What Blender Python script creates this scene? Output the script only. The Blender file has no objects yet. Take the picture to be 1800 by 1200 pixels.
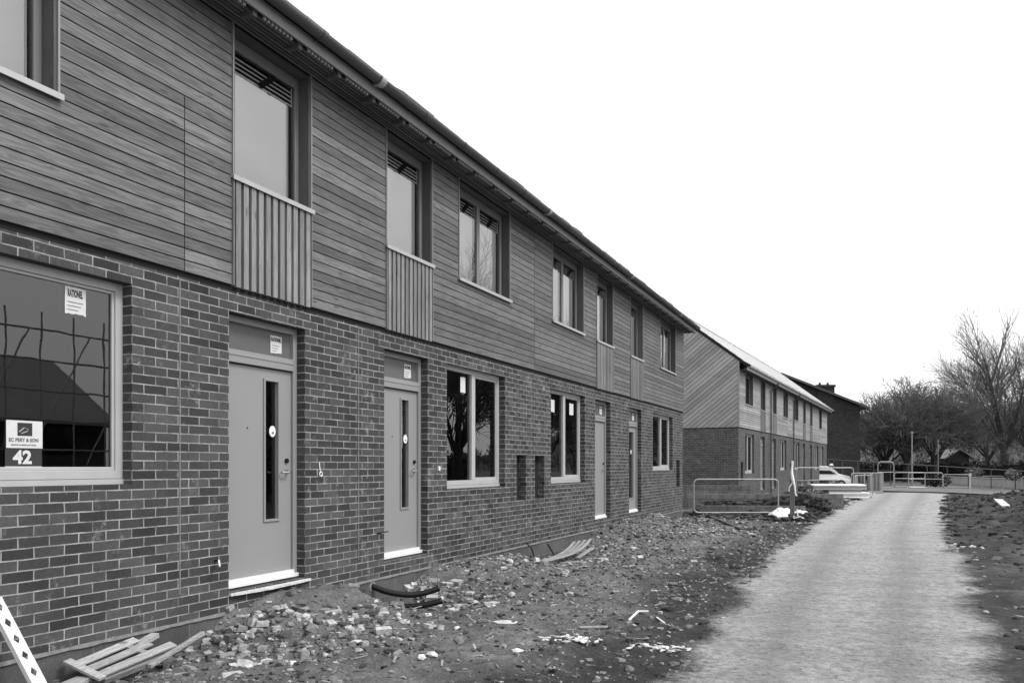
import bpy, math, random
from mathutils import Vector, Matrix, noise
R=math.radians
random.seed(7)
scn=bpy.context.scene
col=scn.collection
# ---------------------------------------------------------------- camera
cd=bpy.data.cameras.new('camera'); cam=bpy.data.objects.new('camera',cd); col.objects.link(cam)
cd.sensor_width=36; cd.lens=28; cd.shift_y=0.1217; cd.clip_start=0.05; cd.clip_end=3000
cam.location=(5.24,0,1.56); cam.rotation_euler=(R(90),0,R(24.57))
scn.camera=cam
# ---------------------------------------------------------------- sky, sun, exposure
SUN_EL,SUN_AZ=50,84     # azimuth measured from +Y towards +X
w=bpy.data.worlds.new('World'); scn.world=w; w.use_nodes=True
nt=w.node_tree; nt.nodes.clear()
o=nt.nodes.new('ShaderNodeOutputWorld'); bg=nt.nodes.new('ShaderNodeBackground')
sk=nt.nodes.new('ShaderNodeTexSky'); sk.sky_type='NISHITA'; sk.sun_disc=False
sk.sun_elevation=R(SUN_EL); sk.sun_rotation=R(SUN_AZ); sk.dust_density=6; sk.air_density=1.5
bw=nt.nodes.new('ShaderNodeRGBToBW'); mm=nt.nodes.new('ShaderNodeMath'); mm.operation='MULTIPLY_ADD'
mm.inputs[1].default_value=0.35; mm.inputs[2].default_value=9.2
nt.links.new(sk.outputs[0],bw.inputs[0]); nt.links.new(bw.outputs[0],mm.inputs[0]); nt.links.new(mm.outputs[0],bg.inputs[0])
bg.inputs[1].default_value=0.12
nt.links.new(bg.outputs[0],o.inputs[0])
sd=bpy.data.lights.new('sun','SUN'); sun=bpy.data.objects.new('sun',sd); col.objects.link(sun)
sd.energy=1.9; sd.angle=R(16); sd.color=(1,1,1)
sv=Vector((math.cos(R(SUN_EL))*math.sin(R(SUN_AZ)),math.cos(R(SUN_EL))*math.cos(R(SUN_AZ)),math.sin(R(SUN_EL))))
sun.rotation_euler=sv.to_track_quat('Z','Y').to_euler(); sun.location=(20,10,30)
scn.view_settings.view_transform='Standard'; scn.view_settings.look='None'
scn.view_settings.exposure=0.14; scn.view_settings.gamma=1
# ---------------------------------------------------------------- helpers
def tag(o,label=None,cat=None,group=None,kind=None):
    if label: o['label']=label
    if cat: o['category']=cat
    if group: o['group']=group
    if kind: o['kind']=kind
    return o
def empty(name,loc=(0,0,0),rz=0):
    o=bpy.data.objects.new(name,None); col.objects.link(o); o.location=loc; o.rotation_euler=(0,0,rz); o.empty_display_size=.3
    return o
class MB:
    def __init__(s): s.v=[];s.f=[];s.t=[];s.tone=.5;s.M=None
    def add(s,vs,fs):
        b=len(s.v)
        if s.M is not None: vs=[tuple(s.M@Vector(p)) for p in vs]
        s.v.extend(vs)
        for f in fs: s.f.append(tuple(b+i for i in f)); s.t.append(s.tone)
    def box(s,x0,x1,y0,y1,z0,z1):
        s.add([(x0,y0,z0),(x1,y0,z0),(x1,y1,z0),(x0,y1,z0),(x0,y0,z1),(x1,y0,z1),(x1,y1,z1),(x0,y1,z1)],
              [(0,3,2,1),(4,5,6,7),(0,1,5,4),(1,2,6,5),(2,3,7,6),(3,0,4,7)]); return s
    def obox(s,a,b,w,h,up=(0,0,1)):      # bar from a to b, width w, height h
        a=Vector(a);b=Vector(b);d=(b-a).normalized();u=Vector(up)
        r=d.cross(u); r=r.normalized() if r.length>1e-5 else Vector((1,0,0)); u=r.cross(d)
        vs=[]
        for p in (a,b):
            for i,j in ((-1,-1),(1,-1),(1,1),(-1,1)): vs.append(tuple(p+r*(w/2*i)+u*(h/2*j)))
        s.add(vs,[(0,1,2,3),(7,6,5,4),(0,4,5,1),(1,5,6,2),(2,6,7,3),(3,7,4,0)]); return s
    def tube(s,pts,rad,n=8,cap=True):
        pts=[Vector(p) for p in pts]; rr=rad if isinstance(rad,(list,tuple)) else [rad]*len(pts)
        vs=[];ref=None
        for i,p in enumerate(pts):
            d=(pts[min(i+1,len(pts)-1)]-pts[max(i-1,0)])
            d=d.normalized() if d.length>1e-9 else Vector((0,0,1))
            if ref is None:
                ref=Vector((0,0,1)).cross(d)
                if ref.length<.1: ref=Vector((1,0,0)).cross(d)
            ref=(ref-d*ref.dot(d)).normalized(); q=d.cross(ref)
            for k in range(n):
                a=2*math.pi*k/n; vs.append(tuple(p+(ref*math.cos(a)+q*math.sin(a))*rr[i]))
        fs=[]
        for i in range(len(pts)-1):
            for k in range(n):
                k2=(k+1)%n; fs.append((i*n+k,i*n+k2,(i+1)*n+k2,(i+1)*n+k))
        if cap: fs.append(tuple(range(n-1,-1,-1))); fs.append(tuple((len(pts)-1)*n+k for k in range(n)))
        s.add(vs,fs); return s
    def prism(s,poly,z0,z1):             # polygon in xy extruded in z (ccw)
        n=len(poly); vs=[(p[0],p[1],z0) for p in poly]+[(p[0],p[1],z1) for p in poly]
        s.add(vs,[tuple(range(n-1,-1,-1)),tuple(range(n,2*n))]+[(i,(i+1)%n,n+(i+1)%n,n+i) for i in range(n)]); return s
    def quad(s,a,b,c,d): s.add([a,b,c,d],[(0,1,2,3)]); return s
    def build(s,name,mat,parent=None,smooth=False,bevel=0):
        me=bpy.data.meshes.new(name); me.from_pydata(s.v,[],s.f)
        at=me.attributes.new('tone','FLOAT','FACE'); at.data.foreach_set('value',s.t)
        me.materials.append(mat)
        if smooth: me.polygons.foreach_set('use_smooth',[True]*len(me.polygons))
        me.update()
        o=bpy.data.objects.new(name,me); col.objects.link(o)
        if parent is not None: o.parent=parent
        if bevel:
            m=o.modifiers.new('b','BEVEL'); m.width=bevel; m.segments=2; m.limit_method='ANGLE'
        return o
# ---------------------------------------------------------------- materials
def newmat(name):
    m=bpy.data.materials.new(name); m.use_nodes=True; n=m.node_tree; b=n.nodes['Principled BSDF']; return m,n,b
def N(n,t,**k):
    x=n.nodes.new(t)
    for a,v in k.items(): setattr(x,a,v)
    return x
def ramp(n,src,stops,link=True):
    r=N(n,'ShaderNodeValToRGB'); e=r.color_ramp.elements
    while len(e)<len(stops): e.new(.5)
    for i,(p,v) in enumerate(stops): e[i].position=p; e[i].color=(v,v,v,1)
    n.links.new(src,r.inputs[0]); return r.outputs[0]
def noi(n,vec,scale,detail=4,rough=.55):
    x=N(n,'ShaderNodeTexNoise'); x.inputs['Scale'].default_value=scale; x.inputs['Detail'].default_value=detail; x.inputs['Roughness'].default_value=rough
    if vec is not None: n.links.new(vec,x.inputs['Vector'])
    return x.outputs['Fac']
def mix(n,f,a,b,mode='MIX'):
    x=N(n,'ShaderNodeMix',data_type='RGBA',blend_type=mode)
    for s,v in ((0,f),(6,a),(7,b)):
        if isinstance(v,(int,float)): x.inputs[s].default_value=v if s==0 else (v,v,v,1)
        else: n.links.new(v,x.inputs[s])
    return x.outputs[2]
def mth(n,op,a,b=0,c=None):
    x=N(n,'ShaderNodeMath',operation=op)
    for i,v in enumerate((a,b) if c is None else (a,b,c)):
        if isinstance(v,(int,float)): x.inputs[i].default_value=v
        else: n.links.new(v,x.inputs[i])
    return x.outputs[0]
def bump(n,b,h,st,dist=.02):
    x=N(n,'ShaderNodeBump'); x.inputs['Strength'].default_value=st; x.inputs['Distance'].default_value=dist
    n.links.new(h,x.inputs['Height']); n.links.new(x.outputs[0],b.inputs['Normal'])
def simple(name,v,rough=.6,metal=0,var=.12,scale=6,spec=.4,bmp=.15,bs=60):
    m,n,b=newmat(name); tc=N(n,'ShaderNodeTexCoord').outputs['Object']
    f=noi(n,tc,scale,5,.6); n.links.new(ramp(n,f,[(.3,v*(1-var)),(.7,v*(1+var))]),b.inputs['Base Color'])
    b.inputs['Roughness'].default_value=rough; b.inputs['Metallic'].default_value=metal; b.inputs['Specular IOR Level'].default_value=spec
    if bmp: bump(n,b,noi(n,tc,bs,3),bmp,.004)
    return m
def brickmat(name,v1,v2,mortar,stain=True,axis=None):
    m,n,b=newmat(name); tc=N(n,'ShaderNodeTexCoord').outputs['Object']
    sp=N(n,'ShaderNodeSeparateXYZ'); n.links.new(tc,sp.inputs[0])
    g=N(n,'ShaderNodeNewGeometry'); sn=N(n,'ShaderNodeSeparateXYZ'); n.links.new(g.outputs['Normal'],sn.inputs[0])
    ax=mth(n,'ABSOLUTE',sn.outputs[0]); sel=mth(n,'GREATER_THAN',ax,.5)
    # u = y where the face looks along x, else x
    u=mth(n,'ADD',mth(n,'MULTIPLY',sp.outputs[1],sel),mth(n,'MULTIPLY',mth(n,'ADD',sp.outputs[0],.11),mth(n,'SUBTRACT',1,sel)))
    cb=N(n,'ShaderNodeCombineXYZ'); n.links.new(u,cb.inputs[0]); n.links.new(mth(n,'ADD',sp.outputs[2],-.26+.0025),cb.inputs[1])
    # slight waviness of the laid courses
    nz=N(n,'ShaderNodeTexNoise'); nz.inputs['Scale'].default_value=9; n.links.new(tc,nz.inputs['Vector'])
    va=N(n,'ShaderNodeVectorMath',operation='MULTIPLY_ADD'); va.inputs[1].default_value=(.010,.006,0); n.links.new(nz.outputs['Color'],va.inputs[0]); n.links.new(cb.outputs[0],va.inputs[2])
    bk=N(n,'ShaderNodeTexBrick'); n.links.new(va.outputs[0],bk.inputs['Vector'])
    bk.inputs['Scale'].default_value=1; bk.inputs['Mortar Size'].default_value=.0057; bk.inputs['Mortar Smooth'].default_value=.25
    bk.inputs['Brick Width'].default_value=.225; bk.inputs['Row Height'].default_value=.075
    bk.inputs['Color1'].default_value=(v1,v1,v1,1); bk.inputs['Color2'].default_value=(v2,v2,v2,1)
    fn=noi(n,tc,38,4,.65); body=mix(n,.45,bk.outputs['Color'],ramp(n,fn,[(.3,.45),(.7,1.3)]),'MULTIPLY')
    body=mix(n,1,body,ramp(n,noi(n,tc,1.4,6,.7),[(.32,.70),(.68,1.32)]),'MULTIPLY')
    mo=ramp(n,noi(n,tc,5,5,.7),[(.33,mortar*.38),(.5,mortar),(.66,mortar*1.5)])
    c=mix(n,bk.outputs['Fac'],body,mo)
    if stain:
        s1=ramp(n,noi(n,tc,2.6,6,.75),[(.57,0),(.68,.7)]); s2=ramp(n,noi(n,tc,17,4,.7),[(.42,0),(.62,1)])
        c=mix(n,mth(n,'MULTIPLY',s1,s2),c,mortar*1.5)
    n.links.new(c,b.inputs['Base Color']); b.inputs['Roughness'].default_value=.88; b.inputs['Specular IOR Level'].default_value=.25
    h=mth(n,'SUBTRACT',mth(n,'MULTIPLY',fn,.35),bk.outputs['Fac']); bump(n,b,h,.75,.009)
    return m
def woodmat(name,v,axis='Y',rough=.6,contrast=.28,tonev=.5):
    m,n,b=newmat(name); tc=N(n,'ShaderNodeTexCoord').outputs['Object']
    at=N(n,'ShaderNodeAttribute',attribute_name='tone'); t=at.outputs['Fac']
    sc={'Y':(30,1.5,30),'Z':(30,30,1.5),'X':(1.5,30,30)}[axis]
    mp=N(n,'ShaderNodeVectorMath',operation='MULTIPLY'); mp.inputs[1].default_value=sc; n.links.new(tc,mp.inputs[0])
    of=N(n,'ShaderNodeVectorMath',operation='ADD'); n.links.new(mp.outputs[0],of.inputs[0])
    cv=N(n,'ShaderNodeCombineXYZ')
    for i in range(3): n.links.new(mth(n,'MULTIPLY',t,61+37*i),cv.inputs[i])
    n.links.new(cv.outputs[0],of.inputs[1])
    wv=N(n,'ShaderNodeTexNoise'); wv.inputs['Scale'].default_value=1.1; wv.inputs['Detail'].default_value=3; wv.inputs['Distortion'].default_value=.6; n.links.new(of.outputs[0],wv.inputs['Vector'])
    rings=mth(n,'SINE',mth(n,'MULTIPLY',wv.outputs['Fac'],34))
    rg=mth(n,'MULTIPLY_ADD',rings,.5,.5)
    fine=noi(n,of.outputs[0],3.2,4,.7)
    g=mth(n,'ADD',mth(n,'MULTIPLY',rg,.55),mth(n,'MULTIPLY',fine,.6))
    gc=ramp(n,g,[(.1,v*(1-contrast)),(.95,v*(1+contrast))])
    tm=mth(n,'MULTIPLY_ADD',t,tonev,1-tonev/2)
    c=mix(n,1,gc,tm,'MULTIPLY')
    c=mix(n,1,c,ramp(n,noi(n,tc,1.3,4),[(.3,.86),(.7,1.1)]),'MULTIPLY')
    kp=N(n,'ShaderNodeVectorMath',operation='MULTIPLY'); kp.inputs[1].default_value={'Y':(1,2.2,9),'Z':(9,9,2.2),'X':(2.2,1,9)}[axis]; n.links.new(tc,kp.inputs[0])
    kn=N(n,'ShaderNodeTexVoronoi'); kn.inputs['Scale'].default_value=1; n.links.new(kp.outputs[0],kn.inputs['Vector'])
    c=mix(n,ramp(n,kn.outputs['Distance'],[(.06,.75),(.13,0)]),c,v*.35)
    n.links.new(c,b.inputs['Base Color']); b.inputs['Roughness'].default_value=rough; b.inputs['Specular IOR Level'].default_value=.3
    bump(n,b,g,.25,.003)
    return m
def glassmat(name,ior,tint=.9,rough=0.0,wave=.0):
    m=bpy.data.materials.new(name); m.use_nodes=True; n=m.node_tree; n.nodes.clear()
    o=N(n,'ShaderNodeOutputMaterial'); mx=N(n,'ShaderNodeMixShader'); tr=N(n,'ShaderNodeBsdfTransparent'); gl=N(n,'ShaderNodeBsdfGlossy')
    gl.inputs['Roughness'].default_value=rough; gl.inputs['Color'].default_value=(1,1,1,1); tr.inputs[0].default_value=(tint,tint,tint,1)
    fr=N(n,'ShaderNodeFresnel'); fr.inputs['IOR'].default_value=ior
    if wave:
        tc=N(n,'ShaderNodeTexCoord').outputs['Object']; bp=N(n,'ShaderNodeBump'); bp.inputs['Strength'].default_value=1; bp.inputs['Distance'].default_value=wave
        n.links.new(noi(n,tc,2.2,2),bp.inputs['Height']); n.links.new(bp.outputs[0],gl.inputs['Normal'])
    n.links.new(fr.outputs[0],mx.inputs[0]); n.links.new(tr.outputs[0],mx.inputs[1]); n.links.new(gl.outputs[0],mx.inputs[2]); n.links.new(mx.outputs[0],o.inputs[0])
    return m
def tonemat(name,lo,hi,rough=.9,nscale=30,bm=.4,spec=.2):
    m,n,b=newmat(name); tc=N(n,'ShaderNodeTexCoord').outputs['Object']
    at=N(n,'ShaderNodeAttribute',attribute_name='tone').outputs['Fac']
    c=ramp(n,at,[(0,lo),(1,hi)]); c=mix(n,1,c,ramp(n,noi(n,tc,nscale,4,.7),[(.25,.6),(.75,1.35)]),'MULTIPLY')
    n.links.new(c,b.inputs['Base Color']); b.inputs['Roughness'].default_value=rough; b.inputs['Specular IOR Level'].default_value=spec
    bump(n,b,noi(n,tc,nscale*2,3),bm,.01); return m
def rooftile(name,v):
    m,n,b=newmat(name); tc=N(n,'ShaderNodeTexCoord').outputs['Object']
    sp=N(n,'ShaderNodeSeparateXYZ'); n.links.new(tc,sp.inputs[0]); cb=N(n,'ShaderNodeCombineXYZ')
    n.links.new(sp.outputs[1],cb.inputs[0]); n.links.new(mth(n,'MULTIPLY',sp.outputs[0],1.28),cb.inputs[1])
    bk=N(n,'ShaderNodeTexBrick'); n.links.new(cb.outputs[0],bk.inputs['Vector']); bk.inputs['Scale'].default_value=1
    bk.inputs['Brick Width'].default_value=.33; bk.inputs['Row Height'].default_value=.34; bk.inputs['Mortar Size'].default_value=.006
    bk.inputs['Color1'].default_value=(v,v,v,1); bk.inputs['Color2'].default_value=(v*1.3,)*3+(1,); bk.inputs['Mortar'].default_value=(v*.25,)*3+(1,)
    n.links.new(mix(n,1,bk.outputs['Color'],ramp(n,noi(n,tc,1.5,4),[(.3,.8),(.7,1.15)]),'MULTIPLY'),b.inputs['Base Color'])
    b.inputs['Roughness'].default_value=.34; b.inputs['Specular IOR Level'].default_value=1.0
    bump(n,b,mth(n,'MULTIPLY',bk.outputs['Fac'],-1),.3,.01); return m
M={}
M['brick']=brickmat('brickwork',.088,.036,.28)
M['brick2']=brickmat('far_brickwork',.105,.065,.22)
M['brick_dark']=brickmat('dark_brickwork',.042,.020,.05,False)
M['block']=None
def blockmat():
    m,n,b=newmat('concrete_block'); tc=N(n,'ShaderNodeTexCoord').outputs['Object']
    sp=N(n,'ShaderNodeSeparateXYZ'); n.links.new(tc,sp.inputs[0]); cb=N(n,'ShaderNodeCombineXYZ')
    n.links.new(mth(n,'ADD',sp.outputs[1],sp.outputs[0]),cb.inputs[0]); n.links.new(mth(n,'ADD',sp.outputs[2],.19),cb.inputs[1])
    bk=N(n,'ShaderNodeTexBrick'); n.links.new(cb.outputs[0],bk.inputs['Vector']); bk.inputs['Scale'].default_value=1
    bk.inputs['Brick Width'].default_value=.45; bk.inputs['Row Height'].default_value=.225; bk.inputs['Mortar Size'].default_value=.006
    bk.inputs['Color1'].default_value=(.09,)*3+(1,); bk.inputs['Color2'].default_value=(.065,)*3+(1,); bk.inputs['Mortar'].default_value=(.13,)*3+(1,)
    f=noi(n,tc,60,4,.7)
    n.links.new(mix(n,1,bk.outputs['Color'],mth(n,'MULTIPLY',ramp(n,f,[(.3,.75),(.7,1.3)]),ramp(n,noi(n,tc,3,4),[(.3,.75),(.7,1.2)])),'MULTIPLY'),b.inputs['Base Color'])
    b.inputs['Roughness'].default_value=.95; bump(n,b,f,.5,.004); return m
M['block']=blockmat()
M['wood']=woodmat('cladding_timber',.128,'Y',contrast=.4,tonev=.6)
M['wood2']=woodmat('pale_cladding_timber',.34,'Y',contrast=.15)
M['woodx']=woodmat('gable_timber',.30,'X',contrast=.15,tonev=.4)
M['woodz']=woodmat('batten_timber',.20,'Z')
M['lining']=woodmat('lining_timber',.085,'Z',contrast=.2)
M['rough_wood']=woodmat('rough_sawn_timber',.27,'Y',.8,.35,.8)
M['soffit']=woodmat('soffit_timber',.10,'Y',.8,.2)
M['membrane']=simple('black_membrane',.010,.8)
M['frame_up']=simple('grey_window_paint',.17,.45,var=.05)
M['frame_lo']=simple('pale_window_paint',.42,.45,var=.05)
M['door']=simple('grey_door_paint',.265,.42,var=.02,scale=3,bmp=.03,bs=200,spec=.5)
M['white']=simple('white_paint',.78,.5,var=.04)
M['sill']=simple('pale_metal_trim',.42,.4,.3,var=.05)
M['trim']=simple('edge_trim',.27,.45,.2,var=.05)
M['gutter']=simple('gutter_plastic',.06,.38,var=.08,spec=.6)
M['fascia']=simple('fascia_board',.20,.55,var=.1)
M['fascia_white']=simple('white_fascia',.55,.5,var=.05)
M['joint']=simple('joint_seal',.19,.8,var=.3,scale=12)
M['dark']=simple('recess_shade',.012,.9,bmp=0)
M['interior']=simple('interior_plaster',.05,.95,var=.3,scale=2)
M['steel']=simple('bright_steel',.55,.3,.9,var=.05)
M['galv']=simple('galvanised_steel',.36,.5,.5,var=.2,scale=20)
M['black']=simple('black_plastic',.008,.4,var=.2,spec=.3)
M['paper']=simple('white_paper',.62,.8,var=.08,scale=30,bmp=0)
M['pane_film']=simple('pale_film',.82,.8,var=.05,scale=1.5,bmp=0)
M['ink']=simple('dark_ink',.035,.8,bmp=0)
M['ink_mid']=simple('grey_ink',.12,.8,bmp=0)
M['sheet']=simple('white_polythene',.85,.3,var=.05,scale=4,spec=.6,bmp=.6,bs=14)
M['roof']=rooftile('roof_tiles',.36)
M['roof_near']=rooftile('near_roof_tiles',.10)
M['roof_dark']=rooftile('dark_roof_tiles',.03)
M['glass_up']=glassmat('upper_glass',2.1,.99)
M['glass_lo']=glassmat('lower_glass',1.85,wave=.00035)
M['bark']=simple('bark',.045,.95,var=.3,scale=8)
M['twig']=simple('twig_bark',.12,.95,var=.3,scale=2,bmp=0)
M['ivy']=tonemat('ivy_leaves',.020,.075,.7,8,.1)
M['hedge']=tonemat('hedge_leaves',.015,.05,.8,8,.1)
M['stone']=tonemat('rubble_stone',.022,.56,.92,22,.5)
M['pale_stone']=tonemat('pale_stone',.4,.75,.9,22,.4)
M['car']=simple('white_car_paint',.75,.2,var=.02,spec=.8,bmp=0)
M['carglass']=simple('car_glass',.01,.08,spec=.9,bmp=0)
M['tyre']=simple('tyre_rubber',.015,.8)
M['concrete']=simple('pale_concrete',.33,.9,var=.15,scale=2)
M['mortar']=simple('mortar_smear',.19,.95,var=.25,scale=20,bmp=.6,bs=30)
def panel(mb,y0,y1,z0,z1,holes,x=0.0,depth=.11,reveal=True):
    ys=sorted({y0,y1,*[h[0] for h in holes],*[h[1] for h in holes]}); zs=sorted({z0,z1,*[h[2] for h in holes],*[h[3] for h in holes]})
    ys=[v for v in ys if y0<=v<=y1]; zs=[v for v in zs if z0<=v<=z1]
    for a,b in zip(ys,ys[1:]):
        for c,d in zip(zs,zs[1:]):
            my,mz=(a+b)/2,(c+d)/2
            if any(h[0]<my<h[1] and h[2]<mz<h[3] for h in holes): continue
            mb.quad((x,a,c),(x,b,c),(x,b,d),(x,a,d))
    if reveal:
        for h in holes:
            a,b,c,d=h[:4]; X=x-(h[4] if len(h)>4 else depth); c2=max(c,z0); d2=min(d,z1)
            mb.quad((x,a,c2),(x,a,d2),(X,a,d2),(X,a,c2)); mb.quad((x,b,c2),(X,b,c2),(X,b,d2),(x,b,d2))
            if d<=z1: mb.quad((x,a,d),(x,b,d),(X,b,d),(X,a,d))
            if c>=z0: mb.quad((x,a,c),(X,a,c),(X,b,c),(x,b,c))
def clip(poly,a,b,c):                   # keep a*x+b*y<=c
    out=[]
    for i in range(len(poly)):
        p,q=poly[i],poly[(i+1)%len(poly)]; dp=a*p[0]+b*p[1]-c; dq=a*q[0]+b*q[1]-c
        if dp<=0: out.append(p)
        if dp*dq<0: t=dp/(dp-dq); out.append((p[0]+t*(q[0]-p[0]),p[1]+t*(q[1]-p[1])))
    return out
def textobj(s,size,loc,mat,parent,name,bold=0.0,rot=(R(90),0,R(90)),sx=1):
    cu=bpy.data.curves.new(name,'FONT'); cu.body=s; cu.size=size; cu.align_x='CENTER'; cu.offset=bold; cu.extrude=.0004; cu.resolution_u=3
    t=bpy.data.objects.new(name,cu); col.objects.link(t); bpy.context.view_layer.update()
    me=bpy.data.meshes.new_from_object(t.evaluated_get(bpy.context.evaluated_depsgraph_get()))
    bpy.data.objects.remove(t); me.materials.clear(); me.materials.append(mat); me.name=name
    o=bpy.data.objects.new(name,me); col.objects.link(o); o.location=loc; o.rotation_euler=rot; o.scale=(sx,1,1); o.parent=parent
    return o
# ---------------------------------------------------------------- ground
def sst(a,b,x):
    t=max(0,min(1,(x-a)/(b-a))); return t*t*(3-2*t)
def win(y,a,b,s): return sst(a-s,a+s,y)*(1-sst(b-s,b+s,y))
PL=[(-5,4.0),(5.7,3.95),(9,3.75),(14,3.6),(21,3.71),(30,4.1),(40,4.5),(48,4.7),(60,5.2)]
PR=[(-5,5.9),(5.7,5.95),(9,6.1),(13.8,6.45),(20,6.55),(30,7.2),(40,8.0),(48,8.6),(60,9.6)]
def itp(T,y):
    for (a,u),(b,v) in zip(T,T[1:]):
        if y<=b: return u+(v-u)*max(0,(y-a))/(b-a)
    return T[-1][1]
def H(x,y):
    n1=noise.noise(Vector((x*.7,y*.7,1))); n2=noise.noise(Vector((x*2.6,y*2.6,5))); n3=noise.noise(Vector((x*8,y*8,9)))
    l,r=itp(PL,y),itp(PR,y)
    off=sst(0,.9,max(l-x,x-r))           # 0 on the path
    near=1-sst(45,60,y)
    z=(.012*n1+.006*n2)
    n4=noise.noise(Vector((x*19,y*19,2))) if y<14 else 0
    z+=off*near*(.035*n1+.04*n2+.034*n3+.016*n4+.02)
    if x<4 and y<28:
        e=math.exp(-(max(x,0)/.8)**2)
        e=math.exp(-(max(x-.15,0)/.85)**2); z+=.30*e*win(y,5.25,6.9,.24)*(1+.25*n2)
        z-=.15*math.exp(-((x-.45)/.55)**2)*win(y,7.15,8.2,.2)
        z+=.20*math.exp(-(max(x,0)/1.2)**2)*win(y,8.5,11.2,.4)*(1+.2*n2)
        z-=.06*math.exp(-(max(x,0)/.6)**2)*win(y,11.6,14.3,.6)
        z+=.28*math.exp(-(max(x,0)/1.5)**2)*win(y,15.2,20.5,.7)*(1+.2*n2)
    z+=.36*math.exp(-((x-2.6)/1.0)**2)*win(y,28.5,39,1.5)*(1+.9*n2)
    if -.3<x<4.3 and 26<y<31: z+=.27*win(y-.38*x,26.75,27.9,.2)*(1-sst(3.6,4.1,x))
    z+=.50*math.exp(-((x-11.2)/2.5)**2)*win(y,20,40,4)*(1+.8*n2+.4*n1)
    z+=.12*math.exp(-((x-8.6)/1.1)**2)*win(y,16.5,22,1.5)*(1+n2)
    # wheel ruts on the right of the path
    if 6<x<9.5 and y<16:
        c=6.9+.05*y
        z-=.035*math.exp(-((x-c)/.28)**2)*(1-sst(12,16,y)); z+=.034*math.sin(y*42+2.5*n2+3*x)*math.exp(-((x-c-.12)/.38)**2)*(1-sst(11,16,y))*(.5+.5*n1)
    return z
def axis(segs):
    out=[];
    for a,b,s in segs:
        k=max(1,round((b-a)/s)); out+= [a+(b-a)*i/k for i in range(k)]
    out.append(segs[-1][1]); return out
xs=axis([(-300,-40,65),(-40,-2,9.5),(-2,-.05,.65),(-.05,4.4,.045),(4.4,6.2,.10),(6.2,9,.05),(9,10,.1),(10,16,.25),(16,40,3),(40,500,57)])
ys=axis([(-60,-4,14),(-4,2.5,.5),(2.5,11,.045),(11,17,.08),(17,28,.16),(28,46,.35),(46,80,2),(80,700,62)])
vs=[];
for y in ys:
    for x in xs:
        z=H(x,y) if (-3<x<20 and -6<y<62) else 0.0
        if 90<y: z+=0
        vs.append((x,y,z))
nx=len(xs); fs=[(j*nx+i,j*nx+i+1,(j+1)*nx+i+1,(j+1)*nx+i) for j in range(len(ys)-1) for i in range(nx-1)]
def mudmat():
    m,n,b=newmat('muddy_ground'); tc=N(n,'ShaderNodeTexCoord').outputs['Object']
    big=noi(n,tc,.55,4,.6); mid=noi(n,tc,4.5,6,.68); fine=noi(n,tc,34,6,.75)
    c=ramp(n,mid,[(.3,.065),(.5,.12),(.72,.22)])
    c=mix(n,1,c,ramp(n,big,[(.32,.55),(.68,1.5)]),'MULTIPLY'); c=mix(n,1,c,ramp(n,fine,[(.28,.45),(.5,1),(.72,1.6)]),'MULTIPLY')
    vo=N(n,'ShaderNodeTexVoronoi'); vo.inputs['Scale'].default_value=26; n.links.new(tc,vo.inputs['Vector'])
    c=mix(n,mth(n,'MULTIPLY',ramp(n,vo.outputs['Distance'],[(.16,.8),(.3,0)]),ramp(n,mid,[(.48,0),(.6,1)])),c,.27)
    dr=N(n,'ShaderNodeAttribute',attribute_name='dry').outputs['Fac']; c=mix(n,1,c,ramp(n,dr,[(0,.29),(.6,.98)]),'MULTIPLY'); c=mix(n,mth(n,'MULTIPLY',dr,.45),c,mix(n,1,(.15),ramp(n,fine,[(.3,.55),(.7,1.4)]),'MULTIPLY'))
    n.links.new(c,b.inputs['Base Color']); b.inputs['Roughness'].default_value=.93; b.inputs['Specular IOR Level'].default_value=.25
    h=mth(n,'ADD',mth(n,'MULTIPLY',mid,1.0),mth(n,'MULTIPLY',fine,.5)); bump(n,b,h,.9,.045); return m
def dry(x,y):
    n=noise.noise(Vector((x*.9,y*.9,20)))+.5*noise.noise(Vector((x*2.7,y*2.7,22)))
    if y>60 or y<-6: return .3
    if x<5: return max(0,min(1,(1-sst(1.5,3.3,x+.6*n))*(1-.55*sst(22,27,y))+.10*n))
    e=x-itp(PR,y)
    return max(0,min(1,sst(.5,1.7,e+.4*n)*(1-sst(15.5,18,y+2*n))*.75+.12*n))
me=bpy.data.meshes.new('ground'); me.from_pydata(vs,[],fs); _a=me.attributes.new('dry','FLOAT','POINT'); _a.data.foreach_set('value',[dry(v[0],v[1]) for v in vs]); me.materials.append(mudmat()); me.polygons.foreach_set('use_smooth',[True]*len(me.polygons)); me.update()
g=bpy.data.objects.new('ground',me); col.objects.link(g); tag(g,'churned dark mud and rubble ground beside the terraces','ground',kind='structure')
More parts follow.
